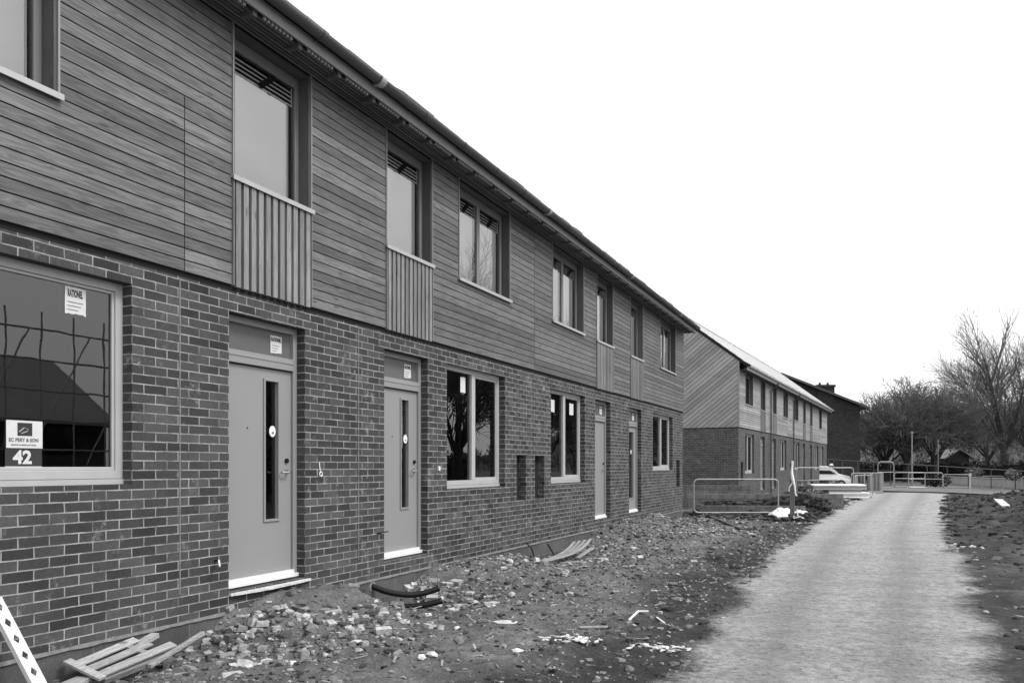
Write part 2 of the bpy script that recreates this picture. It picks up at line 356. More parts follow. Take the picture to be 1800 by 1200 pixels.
# path sheet with broken edges
def pathmat(name,v,edge=True):
    m,n,b=newmat(name); tc=N(n,'ShaderNodeTexCoord').outputs['Object']
    mp=N(n,'ShaderNodeVectorMath',operation='MULTIPLY'); mp.inputs[1].default_value=(.8,1.5,1); n.links.new(tc,mp.inputs[0])
    big=noi(n,mp.outputs[0],1.1,4,.6); mid=noi(n,tc,7,5,.65); fine=noi(n,tc,70,4,.75)
    c=ramp(n,big,[(.3,v*.84),(.7,v*1.12)]); c=mix(n,1,c,ramp(n,mid,[(.3,.66),(.7,1.2)]),'MULTIPLY')
    c=mix(n,1,c,ramp(n,noi(n,tc,17,6,.85),[(.34,.42),(.47,.96),(.64,1.26)]),'MULTIPLY'); c=mix(n,1,c,ramp(n,fine,[(.3,.72),(.5,1),(.7,1.25)]),'MULTIPLY')
    sm=N(n,'ShaderNodeVectorMath',operation='MULTIPLY'); sm.inputs[1].default_value=(2.2,7,1); n.links.new(tc,sm.inputs[0])
    c=mix(n,1,c,ramp(n,noi(n,sm.outputs[0],2.0,7,.8),[(.30,.74),(.45,.98),(.66,1.06)]),'MULTIPLY')
    vo=N(n,'ShaderNodeTexVoronoi'); vo.inputs['Scale'].default_value=11; n.links.new(tc,vo.inputs['Vector']); c=mix(n,mth(n,'MULTIPLY',ramp(n,vo.outputs['Distance'],[(.08,1),(.14,0)]),ramp(n,mid,[(.5,0),(.56,.8)])),c,v*.35)
    if edge:   # two faint darker wheel lines worn into the path
        at2=N(n,'ShaderNodeAttribute',attribute_name='across').outputs['Fac']
        d=mth(n,'ABSOLUTE',mth(n,'SUBTRACT',mth(n,'ABSOLUTE',mth(n,'SUBTRACT',at2,.5)),.17))
        c=mix(n,1,c,mix(n,mth(n,'MULTIPLY',ramp(n,d,[(.0,1),(.11,0)]),ramp(n,mid,[(.35,.4),(.6,1)])),1.0,.70),'MULTIPLY')
    n.links.new(c,b.inputs['Base Color']); b.inputs['Roughness'].default_value=.95; b.inputs['Specular IOR Level'].default_value=.2
    st=noi(n,mp.outputs[0],6,5,.7)
    bump(n,b,mth(n,'ADD',mth(n,'MULTIPLY',noi(n,tc,12,6,.78),1.0),mth(n,'MULTIPLY',fine,.3)),1.0,.06)
    if edge:
        at=N(n,'ShaderNodeAttribute',attribute_name='edge').outputs['Fac']
        em=N(n,'ShaderNodeVectorMath',operation='MULTIPLY'); em.inputs[1].default_value=(.45,.8,1); n.links.new(tc,em.inputs[0]); e=mth(n,'ADD',mth(n,'ADD',at,mth(n,'MULTIPLY',mth(n,'SUBTRACT',noi(n,em.outputs[0],1.0,3,.55),.5),1.5)),mth(n,'MULTIPLY',mth(n,'SUBTRACT',noi(n,tc,14,4,.7),.5),.45))
        n.links.new(ramp(n,e,[(.22,0),(.60,1)]),b.inputs['Alpha'])
    return m
py=axis([(-6,3,.6),(3,14,.09),(14,28,.18),(28,50,.35),(50,52.5,.5)]); K=40
vs=[];ed=[];ac=[]
for y in py:
    l,r=itp(PL,y)-.35,itp(PR,y)+.35
    for k in range(K+1):
        t=k/K; x=l+(r-l)*t; vs.append((x,y,H(x,y)+.008)); ed.append(min(t,1-t)*(r-l)/.75); ac.append(t)
fs=[(j*(K+1)+i,j*(K+1)+i+1,(j+1)*(K+1)+i+1,(j+1)*(K+1)+i) for j in range(len(py)-1) for i in range(K)]
me=bpy.data.meshes.new('path'); me.from_pydata(vs,[],fs)
a=me.attributes.new('edge','FLOAT','POINT'); a.data.foreach_set('value',[min(1.5,e) for e in ed])
a=me.attributes.new('across','FLOAT','POINT'); a.data.foreach_set('value',ac)
me.materials.append(pathmat('trodden_dust',.42)); me.polygons.foreach_set('use_smooth',[True]*len(me.polygons)); me.update()
p=bpy.data.objects.new('path',me); col.objects.link(p); tag(p,'pale dusty track running between mud to the far barriers','path',kind='structure')
# cross road at the end of the track
def strip(mb,pts,wid,z):
    for (a,b) in zip(pts,pts[1:]):
        d=(Vector(b)-Vector(a)).normalized(); nn=Vector((-d.y,d.x))*wid
        mb.quad((a[0],a[1],z),(b[0],b[1],z),(b[0]+nn.x,b[1]+nn.y,z),(a[0]+nn.x,a[1]+nn.y,z))
r=MB()
near=[(30,32),(12.1,47.0),(8.9,51.8),(4.0,54.5),(-8,58)]; far=[(38,42),(14.6,57.5),(10.6,60.8),(5,62),(-8,66)]
for i in range(4): r.quad(near[i]+(.07,),far[i]+(.07,),far[i+1]+(.07,),near[i+1]+(.07,))
tag(r.build('road',pathmat('dusty_road',.24,False)),'pale dusty road crossing behind the barriers','road',kind='structure')
# ---------------------------------------------------------------- terraces
ZP,ZB,ZC,ZT=.26,3.13,3.17,5.50       # plinth top, brick top, cladding bottom, cladding top
def sticker(parent,x,yc,zc,wd,ht,word=None):
    s=MB(); s.M=None
    n=6
    pts=[(x,yc-wd/2+wd*i/n,zc-ht/2+random.uniform(-.006,.006)) for i in range(n+1)]+[(x,yc+wd/2-wd*i/n,zc+ht/2+random.uniform(-.004,.004)) for i in range(n+1)]
    s.add(pts,[tuple(range(len(pts)))])
    o=s.build('sticker',M['paper'],parent)
    return o
def upper_window(root,y0,y1,z0,two,fr='frame_up',lod=0):
    z1=ZT-.03; X=-.105; fw=.06
    f=MB()
    f.box(X-.05,X+.01,y0+.02,y0+.02+fw,z0+.03,z1); f.box(X-.05,X+.01,y1-.02-fw,y1-.02,z0+.03,z1)
    f.box(X-.05,X+.012,y0+.02+fw,y1-.02-fw,z0+.03,z0+.03+fw); f.box(X-.05,X+.012,y0+.02+fw,y1-.02-fw,z1-.10,z1)
    ym=(y0+y1)/2
    if two: f.box(X-.05,X+.014,ym-.045,ym+.045,z0+.03+fw,z1-.10)
    o=f.build('window',M[fr],root,bevel=.004 if lod==0 else 0)
    MB().quad((X-.008,y0+.05,z0+.05),(X-.008,y1-.05,z0+.05),(X-.008,y1-.05,z1-.05),(X-.008,y0+.05,z1-.05)).build('pane',M['glass_up'],o)
    if lod==0:
        for (a,b) in ([(y0+.08,ym-.045),(ym+.045,y1-.08)] if two else [(y0+.08,y1-.08)]):
            v=MB(); zz=5.19; v.box(X-.034,X-.030,a,a+.012,5.18,z1-.09); v.box(X-.034,X-.030,b-.012,b,5.18,z1-.09)
            while zz<z1-.11: v.box(X-.044,X-.034,a,b,zz,zz+.013); zz+=.043
            v.build('mirrored_slats',M['white'],o)  # slats added behind the glass, standing for the eaves mirrored in it
            v=MB(); v.quad((X-.05,a+.012,z0+.09),(X-.05,b-.03,z0+.09),(X-.05,b-.03,5.185),(X-.05,a+.012,5.185)); v.build('pane_film',M['pane_film'],o)  # pale film sheet added behind the glass for a bright, even pane
            v=MB(); c=a+(b-a)*.58; v.obox((X-.015,c-.10,5.19),(X-.015,c+.10,z1-.11),.012,.055); v.build('mirrored_rafter',M['black'],o)  # dark bar added to stand for a rafter mirrored in the pane
    l=MB(); l.tone=random.random()
    l.box(-.20,.030,y0,y0+.022,z0+.01,z1+.02); l.tone=random.random(); l.box(-.20,.030,y1-.022,y1,z0+.01,z1+.02)
    l.tone=.3; l.box(-.20,.028,y0+.022,y1-.022,z1,z1+.022)
    l.build('lining',M['lining'],o)
    MB().box(.0,.046,y0-.016,y0-.001,z0,ZT+.01).build('edge_trim',M['trim'],o)
    MB().box(.0,.046,y1+.001,y1+.016,z0,ZT+.01).build('edge_trim',M['trim'],o)
    s=MB(); s.box(-.12,.07,y0-.03,y1+.03,z0-.018,z0+.008)
    s.box(.058,.07,y0-.03,y1+.03,z0-.035,z0-.018); s.build('sill',M['sill'],o)
    return o
def lower_window(root,y0,y1,z0,z1,split,stickers=(),lod=0):
    X=-.10; fw=.065; f=MB()
    f.box(X-.06,X,y0,y0+fw,z0+.045,z1); f.box(X-.06,X,y1-fw,y1,z0+.045,z1)
    f.box(X-.06,X+.006,y0+fw,y1-fw,z0+.045,z0+.045+fw); f.box(X-.06,X+.004,y0+fw,y1-fw,z1-fw,z1)
    panes=[(y0+fw,y1-fw)]
    if split:
        ym=y0+(y1-y0)*split; f.box(X-.06,X+.008,ym-.055,ym+.055,z0+.045+fw,z1-fw)
        # opening casement has a second, inner frame
        f.box(X-.05,X-.014,ym+.055,ym+.085,z0+.11,z1-fw); f.box(X-.05,X-.014,y1-fw-.03,y1-fw,z0+.11,z1-fw)
        f.box(X-.05,X-.012,ym+.085,y1-fw-.03,z0+.11,z0+.145); f.box(X-.05,X-.012,ym+.085,y1-fw-.03,z1-fw-.035,z1-fw)
    else:
        f.box(X-.05,X-.014,y0+fw,y0+fw+.022,z0+.11,z1-fw); f.box(X-.05,X-.014,y1-fw-.022,y1-fw,z0+.11,z1-fw)
        f.box(X-.05,X-.012,y0+fw+.022,y1-fw-.022,z0+.11,z0+.135); f.box(X-.05,X-.012,y0+fw+.022,y1-fw-.022,z1-fw-.022,z1-fw)
    o=f.build('window',M['frame_lo'],root,bevel=.004 if lod==0 else 0)
    MB().quad((X-.03,y0+.03,z0+.06),(X-.03,y1-.03,z0+.06),(X-.03,y1-.03,z1-.03),(X-.03,y0+.03,z1-.03)).build('pane',M['glass_lo'],o)
    MB().box(X-.06,X+.010,y0+.001,y1-.001,z0+.002,z0+.043).build('sill',M['frame_lo'],o)
    for (yc,zc,wd,ht,wordy) in stickers:
        s=sticker(o,X-.026,yc,zc,wd,ht)
        if wordy:
            s2=MB()
            for k in range(3): s2.box(X-.0255,X-.0252,yc-wd*.40,yc+wd*(.38-.12*k),zc-ht*(.05+.14*k)-.006,zc-ht*(.05+.14*k))
            s2.build('sticker_print',M['ink_mid'],o)
            textobj('RATIONEL',ht*.36,(X-.0255,yc-.002,zc+ht*.14),M['ink'],o,'sticker_lettering',.003,sx=wd*.74/(ht*.36*4.9))
    return o
def door(root,y0,y1,z0=.44,z1=2.94,slit=None,flip=False,sticks=True,lod=0,hdl=True):
    X=-.10; fw=.06; zt=2.50
    f=MB(); f.box(X-.08,X,y0,y0+fw,z0+.05,z1); f.box(X-.08,X,y1-fw,y1,z0+.05,z1)
    f.box(X-.08,X+.003,y0+fw,y1-fw,z1-fw,z1); f.box(X-.08,X+.008,y0+fw,y1-fw,zt+.012,zt+.13)
    f.box(X-.06,X+.014,y0+fw,y1-fw,zt+.075,zt+.10)
    lf=MB(); a,b=y0+fw+.004,y1-fw-.004; XL=X-.028
    if slit:
        s0,s1,u0,u1=slit
        lf.box(XL-.05,XL,a,s0,z0+.06,zt); lf.box(XL-.05,XL,s1,b,z0+.06,zt); lf.box(XL-.05,XL,s0,s1,z0+.06,u0); lf.box(XL-.05,XL,s0,s1,u1,zt)
    else: lf.box(XL-.05,XL,a,b,z0+.06,zt)
    o=lf.build('door',M['door'],root)
    f.build('frame',M['frame_lo'] if False else M['door'],o,bevel=.004 if lod==0 else 0)
    if slit:
        t=.022; g=MB()
        g.box(XL,XL+.014,s0-t,s0,u0-t,u1+t); g.box(XL,XL+.014,s1,s1+t,u0-t,u1+t); g.box(XL,XL+.014,s0,s1,u0-t,u0); g.box(XL,XL+.014,s0,s1,u1,u1+t)
        g.build('slit_frame',M['door'],o,bevel=.002)
        MB().quad((XL-.03,s0,u0),(XL-.03,s1,u0),(XL-.03,s1,u1),(XL-.03,s0,u1)).build('slit_glass',M['glass_lo'],o)
        sm=(s0+s1)/2
        if sticks:
            d=MB(); n=20; d.add([(XL+.016,sm+.045*math.cos(2*math.pi*k/n),1.90+.055*math.sin(2*math.pi*k/n)) for k in range(n)],[tuple(range(n))]); d.build('round_sticker',M['white'],o)
            d=MB(); d.add([(XL+.0168,sm+.016*math.cos(2*math.pi*k/n)+.006,1.885+.012*math.sin(2*math.pi*k/n)) for k in range(n)],[tuple(range(n))]); d.build('sticker_print',M['ink_mid'],o)
    MB().quad((X-.04,y0+.04,zt+.12),(X-.04,y1-.04,zt+.12),(X-.04,y1-.04,z1-.04),(X-.04,y0+.04,z1-.04)).build('transom_pane',M['glass_tr'],o)
    s=MB(); s.box(X-.10,X+.02,y0,y1,z0+.012,z0+.048); s.box(X-.02,X+.012,y0+fw,y1-fw,z0+.048,z0+.085); s.build('threshold',M['white' if lod==0 else 'sill'],o)
    if hdl:
        yh=b-.07 if not flip else a+.07; sg=-1 if not flip else 1
        h=MB(); h.tube([(XL,yh,1.50),(XL+.05,yh,1.50),(XL+.055,yh+sg*.02,1.50),(XL+.055,yh+sg*.13,1.498)],.010,8); h.box(XL,XL+.006,yh-.018,yh+.018,1.47,1.53)
        h.build('handle',M['steel'],o,bevel=0)
        k=MB(); n=12
        k.tube([(XL,yh,1.615),(XL+.018,yh,1.615)],.024,12); k.build('lock',M['black'],o)
        MB().tube([(XL,a+.30,1.92),(XL+.006,a+.30,1.92)],.008,8).build('peephole',M['ink'],o)
    if sticks:
        yc=y1-.27; zc=2.755
        sticker(o,X-.036,yc,zc,.16,.17)
        q=MB()
        for k in range(3): q.box(X-.0355,X-.0352,yc-.06,yc+.05-.02*k,zc-.01-.025*k-.006,zc-.01-.025*k)
        q.build('sticker_print',M['ink_mid'],o)
        textobj('RATIONEL',.05,(X-.0355,yc,zc+.03),M['ink'],o,'sticker_lettering',.003,sx=.6)
    return o
M['glass_tr']=simple('grey_pane_glass',.13,.15,var=.12,scale=2,spec=.9,bmp=0)  # transom panes drawn as opaque glossy grey
PITCH=.78; XE,ZE=.46,5.67; WID=6.6; RX=-WID/2
def roofz(x): return ZE+(XE-x)*PITCH if x>=RX else ZE+(XE-RX)*PITCH-(RX-x)*PITCH
def terrace(name,label,loc,rz,y0,L,ups,lows,doors,niches,joints,cj,roofm,fasc,downpipes=(),lod=0,diag=True,seed=1):
    random.seed(seed)
    root=empty(name,loc,rz); tag(root,label,'terraced houses')
    holes=[(a,b,c,d) for (a,b,c,d,*_ ) in lows]+[(a,b,.44,2.94) for (a,b,*_) in doors]+[(a,b,c,d,.125) for (a,b,c,d) in niches]
    yE=y0+L
    w=MB(); panel(w,y0,yE,ZP,ZB,holes,0,.16)
    w.quad((0,y0,ZP),(0,y0,ZB),(-WID,y0,ZB),(-WID,y0,ZP)); w.quad((0,yE,ZP),(-WID,yE,ZP),(-WID,yE,ZB),(0,yE,ZB)); w.quad((-WID,y0,ZP),(-WID,y0,ZB),(-WID,yE,ZB),(-WID,yE,ZP))
    w.quad((0,y0,ZP),(0,yE,ZP),(-.03,yE,ZP),(-.03,y0,ZP))
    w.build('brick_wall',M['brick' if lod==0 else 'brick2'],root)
    q=MB(); X=-.008
    q.box(-WID+.01,X,y0+.01,yE-.01,-.5,ZP-.004); q.build('plinth',M['block'],root)
    # mortar bed along the plinth
    q=MB(); n=int(L/.09)
    rnd=[random.uniform(.0,.006) for _ in range(n+1)]
    for i in range(n):
        a=y0+L*i/n; b=y0+L*(i+1)/n
        q.quad((.003+rnd[i],a,ZP-.012-rnd[i]),(.003+rnd[i+1],b,ZP-.012-rnd[i+1]),(.001,b,ZP+.010+rnd[i+1]*.6),(.001,a,ZP+.010+rnd[i]*.6))
        q.quad((-.03,a,ZP-.012),(-.03,b,ZP-.012),(.003+rnd[i+1],b,ZP-.012-rnd[i+1]),(.003+rnd[i],a,ZP-.012-rnd[i]))
    q.build('bed_joint',M['mortar'],root)
    if niches:
        for (a,b,c,d) in niches:
            q=MB(); q.box(-.16,-.12,a-.02,b+.02,c-.02,d+.02); q.tube([(-.115,a+.1,c),(-.07,a+.12,c+.25),(-.10,a+.16,c+.5)],.010,6)
            q.build('meter_recess',M['dark'],root)  # recess back coloured near black for the shade inside
    # movement joints
    for (yj,a,b) in joints:
        MB().box(0,.004,yj-.006,yj+.006,a,b).build('movement_joint',M['joint'],root)
    # interior shell: floors, ceiling, spine wall
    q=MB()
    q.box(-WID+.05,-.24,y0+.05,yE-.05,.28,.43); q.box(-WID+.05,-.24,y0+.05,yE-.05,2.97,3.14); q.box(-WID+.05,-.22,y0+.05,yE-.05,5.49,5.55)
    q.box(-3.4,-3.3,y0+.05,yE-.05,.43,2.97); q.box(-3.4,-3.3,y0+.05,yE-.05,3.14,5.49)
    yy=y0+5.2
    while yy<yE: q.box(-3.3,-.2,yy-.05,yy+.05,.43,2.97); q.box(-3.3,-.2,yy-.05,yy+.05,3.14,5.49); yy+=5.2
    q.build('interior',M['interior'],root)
    # membrane behind the boards with openings
    uh=[(a,b,z,ZT,.2) for (a,b,z,*_) in ups]
    q=MB(); panel(q,y0,yE,ZB,ZT+.10,uh,.004,.2); q.quad((0.004,y0+.0,ZB),(-WID,y0,ZB),(-WID,y0,ZT),(0.004,y0,ZT))
    q.quad((0.004,yE,ZB),(0.004,yE,ZT),(-WID,yE,ZT),(-WID,yE,ZB)); q.quad((-WID,y0,ZB),(-WID,y0,ZT+.1),(-WID,yE,ZT+.1),(-WID,yE,ZB))
    q.add([(0.004,y0+.002,ZT),(-WID,y0+.002,ZT),(RX,y0+.002,roofz(RX)-.12)],[(0,1,2)]); q.add([(0.004,yE-.002,ZT),(-WID,yE-.002,ZT),(RX,yE-.002,roofz(RX)-.12)],[(0,2,1)])
    q.build('membrane',M['membrane'],root)
    # horizontal boards, one row at a time, cut round openings
    q=MB(); nrow=24; hh=(ZT-ZC)/nrow
    for r in range(nrow):
        a,b=ZC+r*hh,ZC+(r+1)*hh; mid=(a+b)/2; cuts=[(y0,y0),(yE,yE)]
        for (u0,u1,z,two,pan) in ups:
            if mid>z-.03 or pan: cuts.append((u0-.018,u1+.018))
        for (yj,zl) in cj:
            if mid<zl: cuts.append((yj-.004,yj+.004))
        cuts.sort()
        base=random.random()
        for (p0,p1),(s0,s1) in zip(cuts,cuts[1:]):
            if s0-p1<.02: continue
            pp=p1
            while pp<s0-.01:
                ee=min(s0,pp+random.uniform(2.4,4.8)) if s0-pp>4.8 else s0
                q.tone=max(0,min(1,.5+random.gauss(0,.26)))
                q.box(.008,.032+random.uniform(0,.0015),pp+.001,ee-.001,a+(.0055 if lod==0 else .008),b-(.0055 if lod==0 else .008))
                pp=ee
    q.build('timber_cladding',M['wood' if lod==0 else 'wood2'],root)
    # gable boards set on the diagonal
    if diag:
        q=MB(); poly=[(.03,ZC),(.03,roofz(0.03)-.13),(RX,roofz(RX)-.13),(-WID,roofz(-WID)-.13),(-WID,ZC)]
        ang=R(38); ca,sa=math.cos(ang),math.sin(ang); k=-80
        for k in range(-70,90):
            c0=k*.15; c1=c0+.132; base=-sa*0
            # boards run up to the right (towards the street corner): normal (-sa,ca)
            pl=clip(clip(poly,-sa,ca,c1),sa,-ca,-c0)
            if len(pl)<3: continue
            q.tone=max(0,min(1,.5+random.gauss(0,.28)))
            nn=len(pl); q.add([(x,y0-.008,z) for x,z in pl]+[(x,y0-.034,z) for x,z in pl],[tuple(range(nn)),tuple(range(2*nn-1,nn-1,-1))]+[(i,nn+i,nn+(i+1)%nn,(i+1)%nn) for i in range(nn)])
        q.build('gable_cladding',M['woodx'],root)
        MB().box(-.02,.045,y0-.045,y0+.02,ZC,roofz(.04)-.16).build('corner_board',M['trim'],root)
    for (u0,u1,z,two,pan) in ups:
        upper_window(root,u0,u1,z,two,lod=lod)
        if pan:
            bt=MB(); n=11; pw=(u1-u0)/n; bt.tone=.5
            for k in range(n):
                bt.tone=random.random(); wb=pw*.62
                bt.box(.012,.050,u0+k*pw+(pw-wb)/2,u0+k*pw+(pw+wb)/2,ZC-.01,z-.036)
            bt.tone=.2; bt.box(.006,.011,u0,u1,ZC,z-.036)
            bt.box(.006,.05,u0-.016,u0-.001,ZC,z-.036); bt.box(.006,.05,u1+.001,u1+.016,ZC,z-.036)
            bt.build('batten_panel',M['woodz'],root)
    for (a,b,c,d,sp,st) in lows: lower_window(root,a,b,c,d,sp,st,lod)
    for (a,b,sl,fl) in doors: door(root,a,b,slit=sl,flip=fl,lod=lod)
    # eaves
    q=MB()
    for k in range(6): q.tone=random.random(); x=.045+k*.047; q.box(x,x+.028,y0-.02,yE+.02,ZT+.002,ZT+.022)
    q.build('soffit',M['soffit'],root)
    n=int(L/.6)
    r0=None
    for k in range(n+1):
        y=y0+.15+k*.6
        if y>yE: break
        if r0 is None:
            m=MB(); m.add([(.20,-.024,ZT-.03),(.345,-.024,ZT-.045),(.345,-.024,ZT+.05),(.20,-.024,ZT+.16),(.20,.024,ZT-.03),(.345,.024,ZT-.045),(.345,.024,ZT+.05),(.20,.024,ZT+.16)],[(0,1,2,3),(7,6,5,4),(0,4,5,1),(1,5,6,2),(2,6,7,3),(3,7,4,0)]); r0=m.build('rafter_tail',M['soffit'],root); r0.location=(0,y,0)
        else:
            c=r0.copy(); col.objects.link(c); c.location=(0,y,0)
    q=MB(); y=y0
    while y<yE:
        ph=(y-y0-.15)%.6
        if .05<ph<.48: q.box(.335,.356,y,y+.028,ZT-.022,ZT+.05)
        y+=.05
    q.box(.33,.356,y0,yE,ZT+.05,ZT+.06)
    q.build('eaves_comb',M['trim'],root)
    q=MB(); q.box(.36,.382,y0-.03,yE+.03,ZT-.0,ZT+.115); q.build('fascia',M[fasc],root)
    q=MB(); q.box(-.2,.36,y0,yE,ZT+.17,ZT+.18); q.box(-.01,.0,y0,yE,ZT+.1,ZT+.17); q.build('eaves_board',M['membrane'],root)
    # half round gutter
    q=MB(); cx,cz,rg=.452,5.655,.062; seg=10; pr=[]
    for i in range(seg+1):
        a=math.pi+math.pi*i/seg; pr.append((cx+rg*math.cos(a),cz+rg*math.sin(a)))
    for i in range(seg,-1,-1):
        a=math.pi+math.pi*i/seg; pr.append((cx+(rg-.006)*math.cos(a),cz+(rg-.006)*math.sin(a)))
    n2=len(pr); q.add([(x,y0-.04,z) for x,z in pr]+[(x,yE+.04,z) for x,z in pr],[(i,(i+1)%n2,n2+(i+1)%n2,n2+i) for i in range(n2)]+[tuple(range(n2-1,-1,-1)),tuple(range(n2,2*n2))])
    gt=q.build('gutter',M['gutter'] if fasc=='fascia' else M['fascia_white'],root,smooth=False)
    y=y0+.3; i=0
    gy=[g0 for g0 in (2.35,7.1,11.85,16.6,21.3,26) if y0<g0<yE]
    def ring(mname,mat,y,wy,ex):
        m=MB(); pr2=[]
        for i in range(seg+1):
            a=math.pi*.97+math.pi*1.06*i/seg; pr2.append((cx+(rg+ex)*math.cos(a),cz+(rg+ex)*math.sin(a)))
        for i in range(seg,-1,-1):
            a=math.pi*.97+math.pi*1.06*i/seg; pr2.append((cx+(rg+.0008)*math.cos(a),cz+(rg+.0008)*math.sin(a)))
        k=len(pr2); m.add([(x,y-wy,z) for x,z in pr2]+[(x,y+wy,z) for x,z in pr2],[(i,(i+1)%k,k+(i+1)%k,k+i) for i in range(k)]+[tuple(range(k-1,-1,-1)),tuple(range(k,2*k))])
        m.box(.383,.40,y-wy*.6,y+wy*.6,cz-.06,cz-.01); return m.build(mname,mat,gt)
    for g0 in gy: ring('gutter_joint',M['sill'],g0,.045,.010)
    y=y0+.5
    while y<yE:
        ring('gutter_bracket',M['gutter'],y,.014,.006); y+=.95
    # roof: overlapping tile courses on the street side, plain slope behind
    q=MB(); nc=13; run=(XE-RX)/nc
    for k in range(nc):
        xa=XE-k*run+.03; xb=XE-(k+1)*run; za=roofz(min(XE,xa))+.0; 
        za=ZE+(XE-xa)*PITCH+.030; zb=ZE+(XE-xb)*PITCH+.012
        if k==0:
            y=y0-.05
            while y<yE+.05:
                e=min(yE+.05,y+.33); dz=random.uniform(0,.012) if random.random()<.8 else random.uniform(.012,.03)
                q.add([(xa,y+.003,za+dz),(xa,e-.003,za+dz),(xb,e-.003,zb),(xb,y+.003,zb),(xa,y+.003,za-.02+dz),(xa,e-.003,za-.02+dz),(xb,e-.003,zb-.02),(xb,y+.003,zb-.02)],[(0,1,2,3),(4,7,6,5),(0,4,5,1),(1,5,6,2),(3,2,6,7),(0,3,7,4)]); y=e
        else:
            q.add([(xa,y0-.05,za),(xa,yE+.05,za),(xb,yE+.05,zb),(xb,y0-.05,zb),(xa,y0-.05,za-.022),(xa,yE+.05,za-.022)],[(0,1,2,3),(0,4,5,1)])
    zr=roofz(RX)+.012
    q.quad((RX,y0-.05,zr),(RX,yE+.05,zr),(-WID-.45,yE+.05,roofz(-WID-.45)),(-WID-.45,y0-.05,roofz(-WID-.45)))
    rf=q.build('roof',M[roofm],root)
    MB().tube([(RX,y0-.06,zr-.01),(RX,yE+.06,zr-.01)],.08,10).build('ridge_tiles',M[roofm],rf)
    for ye,s in ((y0-.05,-1),(yE+.02,1)):
        v=MB()
        a=[(XE-.05,ZE-.09),(XE-.05,ZE+.03),(RX,roofz(RX)+.0),(RX,roofz(RX)-.15)]
        v.add([(x,ye,z) for x,z in a]+[(x,ye+.03,z) for x,z in a],[(0,1,2,3),(7,6,5,4),(0,4,5,1),(1,5,6,2),(2,6,7,3),(3,7,4,0)])
        v.build('bargeboard',M['membrane'],rf)
    for dy in downpipes:
        d=MB(); d.tube([(.43,dy,5.62),(.43,dy,5.5),(.10,dy,5.2),(.10,dy,.2)],.036,10); d.build('downpipe',M['gutter'],root)
    return root
T1=terrace('terrace','long near terrace of brick ground floor and horizontal timber boards above, filling the left side','empty' and (0,0,0),0,-2.0,25.7,
  ups=[(1.95,3.74,4.15,1,0),(5.42,6.48,4.14,0,1),(7.86,8.90,4.14,0,1),(9.64,11.30,4.14,1,0),(13.11,14.75,4.14,1,0),(15.56,16.66,4.14,0,1),(18.03,19.12,4.14,0,1),(20.85,22.6,4.18,1,0)],
  lows=[(2.50,4.385,1.42,2.97,None,[(4.00,2.775,.17,.20,1)]),(9.36,11.2,1.25,2.95,.52,[(10.05,2.72,.15,.22,0)]),(13.12,14.93,1.25,2.95,.5,[(13.5,2.66,.22,.22,0),(14.5,2.66,.22,.22,0)]),(20.2,22.4,1.45,2.95,.55,[])],
  doors=[(5.40,6.44,(6.00,6.18,1.045,2.385),False),(7.86,8.86,(8.42,8.58,1.045,2.385),False),(15.56,16.6,None,False),(18.03,19.1,(18.35,18.8,.8,2.38),True)],
  niches=[(11.64,12.02,1.0,1.74),(12.39,12.82,1.0,1.74),(22.85,23.3,.97,1.74)],
  joints=[(4.85,.5,3.12),(7.35,.52,3.12),(12.22,.5,3.12)],cj=[(4.87,4.62),(12.3,9)],roofm='roof_near',fasc='fascia',diag=False,seed=3)
T2=terrace('terrace','farther terrace beyond the low block walls, diagonal boards on its gable and bright tiled roof',(.1,33.6,0),R(-3.5),0,29.7,
  ups=[(1.2,2.75,4.18,0,0),(4.5,5.6,4.15,0,1),(7.55,8.6,4.15,0,1),(10.65,12.1,4.15,0,0),(14.2,15.75,4.18,0,0),(17.7,18.75,4.15,0,1),(20.7,21.75,4.15,0,1),(25.1,26.5,4.15,0,0)],
  lows=[(1.3,3.2,1.25,2.95,.5,[]),(9.85,11.8,1.35,2.95,.5,[]),(14.5,16.5,1.35,2.95,.5,[]),(23.2,25.0,1.35,2.95,.5,[]),(26.2,27.8,1.35,2.95,.5,[])],
  doors=[(4.65,5.7,None,False),(7.6,8.65,None,False),(17.7,18.75,None,False),(20.8,21.85,None,False)],
  niches=[(.45,.9,.95,1.74),(13.0,13.4,.95,1.74)],joints=[],cj=[(6.6,9),(13.5,9)],roofm='roof',fasc='fascia_white',downpipes=(6.75,13.7),lod=1,seed=9)
